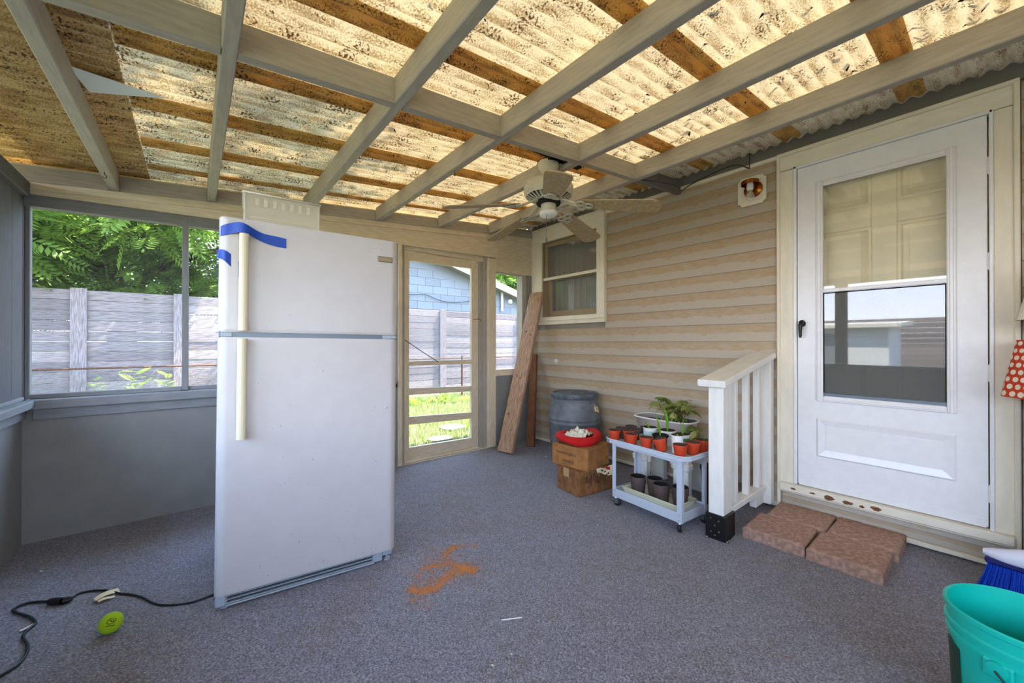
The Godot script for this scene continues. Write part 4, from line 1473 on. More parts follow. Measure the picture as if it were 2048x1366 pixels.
	# reused food tubs with sprouting bulbs
	var tubs := [
		["white tub with a pale printed side and a short sprout, beside the dark pots", 0.060, -0.095, 0.095, 0.046, M.white_plastic, M.soil, [[1283, 836, 0.010]]],
		["dark green round pot with one tall bright leaf on the cart", -0.030, 0.045, 0.085, 0.046, M.dark_green, M.dark_soil, [[1310, 822, 0.013], [1314, 834, 0.010]]],
		["white tub with a tall split leaf at the back of the cart", 0.075, 0.025, 0.095, 0.050, M.white_plastic, M.soil, [[1328, 812, 0.012], [1333, 822, 0.010]]],
		["tall plain white tub with a bent green shoot, behind the tipped pot", -0.050, 0.175, 0.110, 0.036, M.white_plastic, M.soil, [[1360, 874, 0.012], [1352, 866, 0.010]]],
		["white green-banded tub with a stubby shoot at the handrail end of the cart", 0.075, 0.130, 0.090, 0.044, M.white_plastic, M.soil, [[1365, 836, 0.010], [1359, 850, 0.007]]],
	]
	for k in tubs.size():
		var a: Array = tubs[k]
		var p := at * Vector3(a[1], top, a[2])
		var o := thing("plant_tub", a[0], "tub", "", Transform3D(Basis.IDENTITY, p))
		put(o, "tub_wall", pot(a[4], a[4] * 0.82, a[3], 0.008), a[5])
		put(o, "soil", pot_lining(a[4], a[4] * 0.82, a[3], a[3] - 0.012), a[6])
		if k == 0 or k == 4:
			var bs := Shape.new()
			var ra: float = a[4] * 0.955 + 0.0006
			bs.lathe([Vector2(ra - 0.0015, a[3] * 0.56), Vector2(ra + 0.0006, a[3] * 0.78)], 28)
			put(o, "printed_band", bs.mesh(), mat(Color(0.32, 0.55, 0.34), 0.5) if k == 4 else mat(Color(0.66, 0.78, 0.76), 0.5))
		if k == 1:
			var bs := Shape.new()
			bs.lathe([Vector2(0.045, a[3] * 0.80), Vector2(0.0505, a[3] * 0.86), Vector2(0.0505, a[3] * 0.98), Vector2(0.046, a[3])], 28)
			put(o, "collar", bs.mesh(), M.black)
		for l in a[7]:
			# the tip lies in the plane through the tub that faces the camera
			var nrm := CB.z
			var dir := ray(l[0], l[1])
			var tip: Vector3 = EYE + dir * ((p + Vector3(0, a[3], 0) - EYE).dot(nrm) / dir.dot(nrm)) - p
			put(o, "leaf", strap_leaf(Vector3(0, a[3] - 0.014, 0), tip, l[2]), M.sprout)
	var jar := thing("glass_jar", "small clear jar with leaf cuttings in front of the white tub", "jar", "", Transform3D(Basis.IDENTITY, at * Vector3(-0.035, top, -0.060)))
	s = Shape.new()
	s.lathe([Vector2(0.0, 0.0), Vector2(0.036, 0.0), Vector2(0.040, 0.006), Vector2(0.042, 0.045), Vector2(0.038, 0.055), Vector2(0.041, 0.062)], 28)
	part(jar, "glass_wall", s, glass(Color(0.85, 0.9, 0.85), 0.25))
	s = Shape.new()
	for k in 6:
		var a := TAU * k / 6
		s.sheet(func(u: float, v: float) -> Vector3: return Vector3(cos(a) * (0.010 + 0.02 * u), 0.006 + 0.04 * u, sin(a) * (0.010 + 0.02 * u)) + Vector3(-sin(a), 0, cos(a)) * (v - 0.5) * 0.02 * sin(PI * u), 5, 2)
	part(jar, "cutting", s, M.sprout)
	# sprout in the last orange pot
	var sp := get_node("seedling_pot_005")
	put(sp, "leaf", strap_leaf(Vector3(0, 0.045, 0), Vector3(-0.004, 0.125, 0.006), 0.007), M.sprout)
	# lower shelf: a tray with four brown pots
	var low := 0.104
	var c := at * Vector3(-0.015, low, 0.015)
	var tr := thing("drip_tray", "shallow cream plastic tray on the cart's lower shelf", "tray", "", Transform3D(at.basis, c))
	s = Shape.new()
	var a0 := Vector2(0.085, 0.185)
	var a1 := Vector2(0.102, 0.202)
	s.bx(-a0.x, a0.x, 0.0, 0.003, -a0.y, a0.y, 0.001)
	for sd: float in [-1.0, 1.0]:
		for th: float in [0.0, 0.003]:
			s.quad(Vector3(sd * a0.x, th, -a0.y), Vector3(sd * a0.x, th, a0.y), Vector3(sd * (a1.x - th), 0.040, a1.y), Vector3(sd * (a1.x - th), 0.040, -a1.y))
			s.quad(Vector3(-a0.x, th, sd * a0.y), Vector3(a0.x, th, sd * a0.y), Vector3(a1.x, 0.040, sd * (a1.y - th)), Vector3(-a1.x, 0.040, sd * (a1.y - th)))
	s.tube([Vector3(-a1.x, 0.040, -a1.y), Vector3(a1.x, 0.040, -a1.y), Vector3(a1.x, 0.040, a1.y), Vector3(-a1.x, 0.040, a1.y)], 0.004, 6, true)
	part(tr, "tray_body", s, M.tray)
	var bp := Shape.new()
	bp.lathe([Vector2(0, 0), Vector2(0.038, 0), Vector2(0.040, 0.003), Vector2(0.046, 0.062), Vector2(0.049, 0.064), Vector2(0.0505, 0.108), Vector2(0.049, 0.111), Vector2(0.046, 0.108)], 30)
	var bpm := bp.mesh()
	var spots := [[-0.028, -0.128, "brown flower pot in the cream tray, at the end by the cardboard boxes"], [0.028, -0.040, "brown flower pot at the back of the cream tray on the cart"], [-0.028, 0.046, "brown flower pot heaped with dark soil in the middle of the cream tray"], [0.022, 0.142, "brown flower pot in the cream tray, at the end by the handrail"]]
	for k in 4:
		var p := at * (Vector3(-0.015 + spots[k][0], low + 0.0035, 0.015 + spots[k][1]))
		var o := thing("brown_pot", spots[k][2], "pot", "brown pots in the cream tray", Transform3D(Basis(Vector3.UP, k * 1.1), p))
		put(o, "pot_wall", bpm, M.brown_pot)
		s = Shape.new()
		s.lathe([Vector2(0.0485, 0.1105), Vector2(0.046, 0.105), Vector2(0.043, 0.070 if k != 2 else 0.092), Vector2(0.0, 0.074 if k != 2 else 0.096)], 30)
		part(o, "soil", s, M.dark_soil)

func strap_leaf(a: Vector3, b: Vector3, w: float) -> Mesh:
	var s := Shape.new()
	var d := b - a
	var side := d.cross(CB.z).normalized()
	var fwd := side.cross(d).normalized()
	s.sheet(func(u: float, v: float) -> Vector3:
		var ww := w * (1.0 - pow(u, 4.0)) * (0.65 + 0.35 * sin(PI * minf(u * 1.2, 1.0)))
		return a + d * u + side * ((v - 0.5) * ww) + fwd * (0.25 * ww * absf(v - 0.5) * 2.0 + 0.012 * sin(PI * u)), 10, 4, 0.0012)
	return s.mesh()
# ---- stool, planter and black pot behind the cart ----
func build_planter_corner() -> void:
	var c := Vector3(2.80, 0, -1.54)
	var t := thing("plastic_stool", "white moulded plastic stool under the leafy planter", "stool", "", Transform3D(Basis.IDENTITY, c))
	var s := Shape.new()
	s.bx(-0.165, 0.165, 0.345, 0.385, -0.225, 0.225, 0.012)
	part(t, "seat", s, M.white_plastic)
	for x: float in [-1.0, 1.0]:
		for z: float in [-1.0, 1.0]:
			s = Shape.new()
			s.bx(-0.035, 0.035, 0.0, 0.35, -0.055, 0.055, 0.010)
			s.bx(-0.042, 0.042, 0.0, 0.03, -0.062, 0.062, 0.010)
			s.bx(-0.042, 0.042, 0.20, 0.25, -0.062, 0.062, 0.010)
			part(t, "leg", s, M.white_plastic, Transform3D(Basis.IDENTITY, Vector3(x * 0.120, 0, z * 0.16)))
	for x: float in [-0.125, 0.125]:
		var p := PackedVector2Array([Vector2(-0.11, 0.35), Vector2(-0.11, 0.20)])
		for k in 13:
			var a := PI - PI * k / 12
			p.append(Vector2(cos(a) * 0.085, 0.20 + sin(a) * 0.09))
		p.append_array(PackedVector2Array([Vector2(0.11, 0.20), Vector2(0.11, 0.35)]))
		s = Shape.new()
		s.x = Transform3D(Basis(Vector3(0, 0, 1), Vector3(0, 1, 0), Vector3(1, 0, 0)), Vector3(x, 0, 0))
		s.prism(p, -0.012, 0.012)
		part(t, "arched_apron", s, M.white_plastic)
	# planter
	var q := thing("planter_tub", "translucent plastic tub of soil with a sprawling variegated plant", "planter", "", Transform3D(Basis.IDENTITY, Vector3(2.80, 0.3855, -1.575)))
	var outline := func(rx: float, rz: float) -> Array:
		var a := []
		for k in 40:
			var th := TAU * k / 40
			var cx := signf(cos(th)) * pow(absf(cos(th)), 0.55)
			var cz := signf(sin(th)) * pow(absf(sin(th)), 0.55)
			a.append(Vector3(cx * rx, 0, cz * rz))
		return a
	s = Shape.new()
	var lo: Array = outline.call(0.100, 0.195)
	var hi: Array = outline.call(0.120, 0.228)
	for k in 40:
		var j := (k + 1) % 40
		for w: float in [0.0, 0.003]:
			var y1 := Vector3(0, 0.138, 0)
			var m := 1.0 - w * 6.0
			var na: Vector3 = (lo[k] as Vector3).normalized() * (1.0 if w == 0.0 else -1.0)
			var nb: Vector3 = (lo[j] as Vector3).normalized() * (1.0 if w == 0.0 else -1.0)
			s.tri(lo[k] * m, lo[j] * m, hi[j] * m + y1, na, nb, nb)
			s.tri(lo[k] * m, hi[j] * m + y1, hi[k] * m + y1, na, nb, na)
		s.tri(Vector3.ZERO, lo[k], lo[j], Vector3.DOWN, Vector3.DOWN, Vector3.DOWN)
	var tubm := mat(Color(0.72, 0.66, 0.64), 0.35)
	tubm.backlight_enabled = true
	tubm.backlight = Color(0.5, 0.45, 0.42)
	part(q, "tub_wall", s, tubm)
	s = Shape.new()
	s.tube(hi.map(func(p: Vector3) -> Vector3: return p * 1.02 + Vector3(0, 0.138, 0)), 0.006, 8, true)
	part(q, "rim", s, M.white_plastic)
	s = Shape.new()
	var mid: Array = outline.call(0.114, 0.222)
	for k in 40:
		var j := (k + 1) % 40
		s.tri(Vector3(0, 0.122, 0.05), mid[k] + Vector3(0, 0.105, 0), mid[j] + Vector3(0, 0.105, 0), Vector3.UP, Vector3.UP, Vector3.UP)
	part(q, "soil", s, M.soil)
	var r := RandomNumberGenerator.new()
	r.seed = 31
	var stems := Shape.new()
	var tips := []
	for k in 30:
		var a := r.randf() * TAU
		var reach := r.randf_range(0.03, 0.12)
		var root := Vector3(r.randf_range(-0.05, 0.05), 0.105, r.randf_range(0.0, 0.14))
		var end := root + Vector3(cos(a) * reach, r.randf_range(0.03, 0.185), sin(a) * reach * 1.5)
		if k > 25:
			end = Vector3(-0.06 - 0.01 * (k - 26), r.randf_range(0.04, 0.13), 0.24 + 0.015 * (k - 26))
			root = Vector3(-0.02, 0.115, 0.17)
		var m := root.lerp(end, 0.55) + Vector3(0, 0.05, 0)
		stems.tube([root, root.lerp(m, 0.6), m.lerp(end, 0.5), end], [0.003, 0.0028, 0.0024, 0.0018], 5)
		tips.append([end, a, m])
	part(q, "stem", stems, M.stake_y)
	var lf := Shape.new()
	lf.sheet(func(u: float, v: float) -> Vector3: return Vector3(u * 0.062, -0.022 * u * u + 0.006 * absf(v - 0.5), (v - 0.5) * 0.030 * sin(PI * pow(clampf(u, 0.02, 0.985), 0.75))), 7, 4)
	var lm := lf.mesh()
	for e in tips:
		for k in 6:
			var yaw: float = e[1] + (k - 2) * 0.9 + r.randfn(0, 0.3)
			var b := Basis(Vector3.UP, -yaw) * Basis(Vector3(0, 0, 1), r.randf_range(-0.6, 0.35)) * Basis(Vector3(1, 0, 0), r.randfn(0, 0.4))
			put(q, "leaf", lm, [M.vine, M.vine, M.vine_pale, M.leaf][r.randi() % 4], Transform3D(b.scaled(Vector3.ONE * r.randf_range(0.8, 1.45)), e[0] - (e[0] - e[2]) * 0.1 * k))
	# black nursery pot on the floor
	var bp := thing("black_pot", "black plastic nursery pot on the carpet behind the handrail post", "pot", "", Transform3D(Basis.IDENTITY, Vector3(2.80, 0, -1.185)))
	put(bp, "pot_wall", pot(0.115, 0.095, 0.24, 0.02), M.black)
	put(bp, "soil", pot_lining(0.115, 0.095, 0.24, 0.20), M.soil)

# ---- stacked cartons with the red cushion and the towel ----
func carton_at(a: Vector3, left: Vector3, right: Vector3) -> Array:
	var ex := right - a
	var yaw := rad_to_deg(atan2(-ex.z, ex.x))
	var b := Basis(Vector3.UP, deg_to_rad(yaw))
	var d := (left - a).length()
	var w := ex.length()
	return [Transform3D(b, a + b * Vector3(w * 0.5, 0, -d * 0.5)), w, d]

func build_boxes() -> void:
	var q := carton_at(on_y(1158, 996, 0.001), on_y(1113, 975, 0.001), on_y(1225, 977, 0.001))
	var t := thing("cardboard_box", "worn brown cardboard box on the carpet, lower one of the pair by the barrel", "box", "", q[0])
	var w: float = q[1]
	var d: float = q[2]
	var h := 0.178
	var s := Shape.new()
	s.bx(-w * 0.5, w * 0.5, 0.0, h - 0.004, -d * 0.5, d * 0.5, 0.004)
	part(t, "carton", s, M.card_old)
	s = Shape.new()
	s.bx(-w * 0.5 + 0.002, -0.004, h - 0.004, h - 0.001, -d * 0.5 + 0.002, d * 0.5 - 0.002, 0.001)
	part(t, "flap", s, M.card_old)
	s = Shape.new()
	s.bx(0.004, w * 0.5 - 0.002, h - 0.004, h - 0.001, -d * 0.5 + 0.002, d * 0.5 - 0.002, 0.001)
	part(t, "flap", s, M.card_old)
	s = Shape.new()
	s.bx(-w * 0.5 - 0.0006, -w * 0.5 + 0.002, h - 0.065, h - 0.002, -0.050, 0.012, 0.0)
	part(t, "packing_tape", s, M.packing)
	# marker scrawl on the side towards the cart, too faint to read
	s = Shape.new()
	var r := RandomNumberGenerator.new()
	r.seed = 6
	for k in 16:
		var x := -0.10 + k * 0.013
		s.tube([Vector3(x, 0.085 + r.randf_range(-0.02, 0.01), d * 0.5 + 0.0006), Vector3(x + r.randf_range(-0.006, 0.006), 0.13 + r.randf_range(-0.01, 0.02), d * 0.5 + 0.0006)], 0.0022, 5)
	part(t, "marker_scrawl", s, M.ink)
	# bag paper caught under the upper box
	var bag := thing("paper_bag", "printed paper bag with a red label caught between the two cardboard boxes", "bag", "", Transform3D(q[0].basis, q[0] * Vector3(0.05, h, d * 0.5)))
	s = Shape.new()
	s.sheet(func(u: float, v: float) -> Vector3: return Vector3(-0.06 + 0.18 * u, 0.000 - 0.070 * v * (0.35 + u * 0.75) + 0.006 * sin(u * 9.0), 0.008 + 0.012 * v + 0.004 * sin(u * 7.0 + v * 3.0)), 14, 6, 0.0015)
	part(bag, "bag_paper", s, M.paper)
	s = Shape.new()
	s.sheet(func(u: float, v: float) -> Vector3: return Vector3(0.035 + 0.042 * u, -0.002 - 0.020 * v * (0.6 + u * 0.6), 0.0125 + 0.007 * v + 0.004 * sin((0.095 + 0.042 * u) / 0.18 * 7.0)), 6, 3, 0.0006)
	part(bag, "red_label", s, mat(Color(0.72, 0.08, 0.03), 0.6))
	s = Shape.new()
	for e in [[-0.01, -0.014], [0.018, -0.026], [0.05, -0.044], [0.03, -0.052]]:
		s.ball(Vector3(e[0], e[1], 0.018 - e[1] * 0.12), Vector3(0.010, 0.006, 0.0016), 10)
	part(bag, "printed_oval", s, M.ink)
	# upper carton
	q = carton_at(on_y(1175.6, 945.5, h), on_y(1105.4, 925.8, h), on_y(1218, 927, h))
	var u := thing("cardboard_box", "tan cardboard box lettered Hummingbird Feeders, upper one of the pair by the barrel", "box", "", Transform3D(q[0].basis, q[0].origin + Vector3(0, 0.001, 0)))
	w = q[1]
	d = q[2]
	var h2 := 0.160
	s = Shape.new()
	s.bx(-w * 0.5, w * 0.5, 0.0, h2 - 0.004, -d * 0.5, d * 0.5, 0.004)
	part(u, "carton", s, M.card)
	for e: float in [-1.0, 1.0]:
		s = Shape.new()
		s.bx(minf(e * 0.003, e * w * 0.5 - e * 0.002), maxf(e * 0.003, e * w * 0.5 - e * 0.002), h2 - 0.004, h2 - 0.001, -d * 0.5 + 0.002, d * 0.5 - 0.002, 0.001)
		part(u, "flap", s, M.card)
	var face := Basis(Vector3(0, 0, 1), Vector3(0, 1, 0), Vector3(-1, 0, 0))
	lettering(u, "lettering", "Hummingbird", 0.021, M.ink, Transform3D(face * Basis(Vector3(0, 0, 1), deg_to_rad(-2)), Vector3(-w * 0.5 - 0.0004, 0.100, -0.030)))
	lettering(u, "lettering", "Feeders", 0.021, M.ink, Transform3D(face * Basis(Vector3(0, 0, 1), deg_to_rad(-2)), Vector3(-w * 0.5 - 0.0004, 0.046, -0.010)))
	# red ring cushion
	var base := u.transform * Vector3(0.01, h2 + 0.006, -0.03)
	var cu := Shape.new()
	cu.sheet(func(a: float, b: float) -> Vector3:
		var th := a * TAU
		var ph := b * TAU
		var rr := 0.030 + 0.004 * sin(th * 3.0 + 1.0)
		var big := Vector3(0.012 + cos(th) * 0.162, 0.030 + 0.010 * sin(th * 2.0 + 0.6), sin(th) * 0.132)
		return big + Vector3(cos(th) * cos(ph) * rr * 1.25, sin(ph) * rr, sin(th) * cos(ph) * rr * 1.25), 48, 16)
	cu.sheet(func(a: float, b: float) -> Vector3: return Vector3(0.012 + cos(a * TAU) * 0.15 * b, 0.024 + 0.012 * (1.0 - b), sin(a * TAU) * 0.12 * b), 32, 6)
	var ct := thing("cushion", "red padded ring cushion lying on the lettered cardboard box", "cushion", "", Transform3D(q[0].basis, base))
	part(ct, "cushion_cover", cu, M.red)
	# crumpled towel
	var tw := thing("towel", "crumpled white cloth with maroon stripes on the red cushion", "cloth", "", Transform3D(q[0].basis, base + Vector3(0, 0.036, 0)))
	var n := FastNoiseLite.new()
	n.seed = 55
	n.frequency = 9.0
	var fold := func(a: float, b: float) -> Vector3:
		var x := -0.115 + 0.25 * a
		var z := -0.085 + 0.17 * b
		return Vector3(x + 0.012 * n.get_noise_2d(x, z + 3.0), 0.012 + 0.028 * absf(n.get_noise_2d(x * 1.6, z * 1.6)) * 2.0 * sin(PI * clampf(a, 0.06, 0.94)) + 0.018 * sin(PI * b) * sin(PI * a), z + 0.015 * sin(a * 5.0))
	cu = Shape.new()
	cu.sheet(fold, 30, 24, 0.002)
	part(tw, "cloth", cu, M.cloth)
	for k in 2:
		cu = Shape.new()
		cu.sheet(func(a: float, b: float) -> Vector3: return fold.call(0.66 + k * 0.09 + 0.03 * a, b) + Vector3(0, 0.0016, 0), 3, 24, 0.001)
		part(tw, "stripe", cu, M.maroon)

# ---- plastic drum ----
func build_barrel() -> void:
	var t := thing("barrel", "blue-grey plastic barrel with a clamped lid standing against the siding", "barrel", "", Transform3D(Basis(Vector3.UP, 0.3), Vector3(2.776, 0, -2.475)))
	var s := Shape.new()
	s.lathe([Vector2(0, 0), Vector2(0.185, 0), Vector2(0.197, 0.012), Vector2(0.210, 0.06), Vector2(0.226, 0.17), Vector2(0.231, 0.19), Vector2(0.235, 0.26), Vector2(0.238, 0.355), Vector2(0.243, 0.362), Vector2(0.243, 0.374), Vector2(0.238, 0.381), Vector2(0.238, 0.392), Vector2(0.243, 0.399), Vector2(0.243, 0.411), Vector2(0.237, 0.418), Vector2(0.232, 0.47), Vector2(0.220, 0.53), Vector2(0.205, 0.572), Vector2(0.200, 0.590)], 56, Vector3.ZERO, 50.0)
	part(t, "drum_body", s, M.barrel)
	s = Shape.new()
	s.lathe([Vector2(0.200, 0.585), Vector2(0.212, 0.588), Vector2(0.216, 0.596), Vector2(0.216, 0.628), Vector2(0.211, 0.636), Vector2(0.200, 0.638), Vector2(0.194, 0.632)], 56)
	var ring := part(t, "lid_ring", s, M.barrel_lid)
	s = Shape.new()
	for k in 18:
		var a := TAU * k / 18
		s.x = Transform3D(Basis(Vector3.UP, -a), Vector3(cos(a) * 0.217, 0.606, sin(a) * 0.217))
		s.box(Vector3.ZERO, Vector3(0.018, 0.028, 0.020), 0.004)
	part(ring, "lid_lug", s, M.barrel_lid).set_meta("kind", "stuff")
	s = Shape.new()
	s.lathe([Vector2(0.196, 0.634), Vector2(0.190, 0.626), Vector2(0.175, 0.624), Vector2(0.165, 0.632), Vector2(0.10, 0.634), Vector2(0, 0.635)], 56)
	part(t, "lid", s, M.barrel_lid)
	# price sticker, curved with the shoulder and askew
	s = Shape.new()
	var ca := 1.94
	s.sheet(func(u: float, v: float) -> Vector3:
		var a := -0.3 + ca + (u - 0.5) * 0.34
		var y := 0.500 + (v - 0.5) * 0.055 + (u - 0.5) * 0.028
		var rr := lerpf(0.2335, 0.2165, clampf((y - 0.47) / 0.065, 0.0, 1.0)) + 0.0012
		return Vector3(cos(a) * rr, y, sin(a) * rr), 10, 4, 0.0006)
	var st := part(t, "price_sticker", s, M.paper, Transform3D(Basis(Vector3.UP, 0.0), Vector3.ZERO))
	# the inked price on it
	s = Shape.new()
	for e in [[0.40, 0.35, 0.75], [0.47, 0.30, 0.80], [0.55, 0.30, 0.78], [0.63, 0.35, 0.75]]:
		var pts := []
		for k in 5:
			var u: float = e[0] + 0.012 * sin(k * 2.0)
			var v: float = lerpf(e[1], e[2], k / 4.0)
			var a := -0.3 + ca + (u - 0.5) * 0.34
			var y := 0.500 + (v - 0.5) * 0.055 + (u - 0.5) * 0.028
			var rr := lerpf(0.2335, 0.2165, clampf((y - 0.47) / 0.065, 0.0, 1.0)) + 0.002
			pts.append(Vector3(cos(a) * rr, y, sin(a) * rr))
		s.tube(pts, 0.0012, 5)
	part(st, "ink", s, M.stake_y)

# ---- planks leaning in the corner ----
func leaning(called: String, label: String, a: Vector3, b: Vector3, side: Vector3, w: float, th: float, m: Material) -> void:
	var y := (b - a).normalized()
	var z := (side - y * side.dot(y)).normalized()
	var x := y.cross(z)
	var s := Shape.new()
	var l := a.distance_to(b)
	s.box(Vector3(0, l * 0.5, 0), Vector3(th, l, w), 0.003)
	var o := put(self, called, s.mesh(), m, Transform3D(Basis(x, y, z), a))
	tag(o, label, "plank")

func build_boards() -> void:
	leaning("wide_plank", "wide weathered pine plank leaning against the house window corner", Vector3(2.392, 0.014, -3.040), Vector3(2.975, 1.655, -3.205), Vector3(0.03, 0, 0.19), 0.186, 0.036, M.pine_y)
	# knots in the wide plank
	var wp: MeshInstance3D = get_node("wide_plank")
	for e in [[1.28, -0.030, 0.016, 0.010], [1.24, 0.040, 0.013, 0.009], [0.78, -0.035, 0.011, 0.008], [0.76, 0.020, 0.012, 0.008], [0.38, -0.045, 0.016, 0.010], [0.22, 0.03, 0.010, 0.007]]:
		var ks := Shape.new()
		var kp := PackedVector2Array()
		for k in 14:
			kp.append(Vector2(cos(TAU * k / 14) * e[2], sin(TAU * k / 14) * e[3]))
		ks.prism(kp, 0.0, 0.0006)
		part(wp, "knot", ks, M.stake_y, Transform3D(Basis(Vector3(0, 0, 1), Vector3(0, 1, 0), Vector3(-1, 0, 0)), Vector3(-0.0180, e[0], e[1])))
	var a := on_y(1055, 894, 0.0)
	leaning("narrow_post", "narrow brown wooden post standing behind the wide plank", Vector3(a.x + 0.02, 0.006, a.z + 0.03), Vector3(2.962, 0.965, -3.245), Vector3(0.3, 0, 1), 0.085, 0.04, M.stake_y)

# ---- wall light ----
func build_sconce() -> void:
	var c := Vector3(XW - 0.004, 2.157, -1.047)
	var t := thing("wall_light", "brass wall light with a bare bulb on a white notched block", "wall light", "", Transform3D(Basis(Vector3(0, 0, 1), Vector3(0, 1, 0), Vector3(-1, 0, 0)), c))
	# local axes: x along the wall, y up, z out of the wall
	var s := Shape.new()
	var p := PackedVector2Array()
	var hx := 0.088
	var hy := 0.098
	for e in [[1, 1], [-1, 1], [-1, -1], [1, -1]]:
		var pts := []
		for k in 6:
			var a := PI * 0.5 * k / 5
			pts.append(Vector2(e[0] * (hx - cos(a) * 0.020), e[1] * (hy - sin(a) * 0.020)))
		pts = pts if e[0] * e[1] < 0 else pts
		var order := [Vector2(e[0] * hx, e[1] * (hy - 0.020))]
		for k in 6:
			var a := PI * 0.5 * k / 5
			order.append(Vector2(e[0] * (hx - sin(a) * 0.020), e[1] * (hy - cos(a) * 0.020)))
		if e[0] * e[1] < 0:
			order.reverse()
		p.append_array(PackedVector2Array(order))
	s.prism(p, 0.0, 0.022)
	var blk := part(t, "mounting_block", s, M.cream_y)
	s = Shape.new()
	s.bx(-0.062, 0.062, -0.070, 0.070, 0.020, 0.026, 0.002)
	part(blk, "raised_field", s, M.cream_y)
	s = Shape.new()
	s.x = Transform3D(Basis(Vector3(1, 0, 0), PI * 0.5), Vector3(0.012, 0.004, 0))
	s.lathe([Vector2(0.058, 0.024), Vector2(0.058, 0.034), Vector2(0.052, 0.040), Vector2(0.040, 0.043), Vector2(0.034, 0.050), Vector2(0.0, 0.052)], 32)
	part(t, "wall_plate", s, M.brass)
	# open collar that held the lost shade
	s = Shape.new()
	var f := Vector3(0.012, 0.018, 0.085)
	s.lathe([Vector2(0.020, 0.030), Vector2(0.050, 0.030), Vector2(0.054, 0.026), Vector2(0.054, 0.004), Vector2(0.0525, 0.004), Vector2(0.0525, 0.024), Vector2(0.020, 0.027)], 32, f)
	part(t, "shade_collar", s, M.brass)
	s = Shape.new()
	s.lathe([Vector2(0.012, 0.026), Vector2(0.017, 0.020), Vector2(0.020, 0.002), Vector2(0.021, -0.018), Vector2(0.018, -0.034), Vector2(0.0, -0.035)], 20, f)
	part(t, "socket", s, M.white_plastic)
	s = Shape.new()
	s.lathe([Vector2(0.013, -0.033), Vector2(0.014, -0.045), Vector2(0.022, -0.062), Vector2(0.027, -0.080), Vector2(0.022, -0.098), Vector2(0.010, -0.106), Vector2(0.0, -0.107)], 24, f)
	var bulb := part(t, "bulb", s, glass(Color(0.95, 0.95, 0.9), 0.18))
	s = Shape.new()
	s.tube([f + Vector3(-0.006, -0.036, 0), f + Vector3(-0.010, -0.070, 0), f + Vector3(-0.004, -0.080, 0.004), f + Vector3(0.004, -0.080, -0.004), f + Vector3(0.010, -0.070, 0), f + Vector3(0.006, -0.036, 0)], 0.0012, 6)
	part(bulb, "filament", s, M.brass)

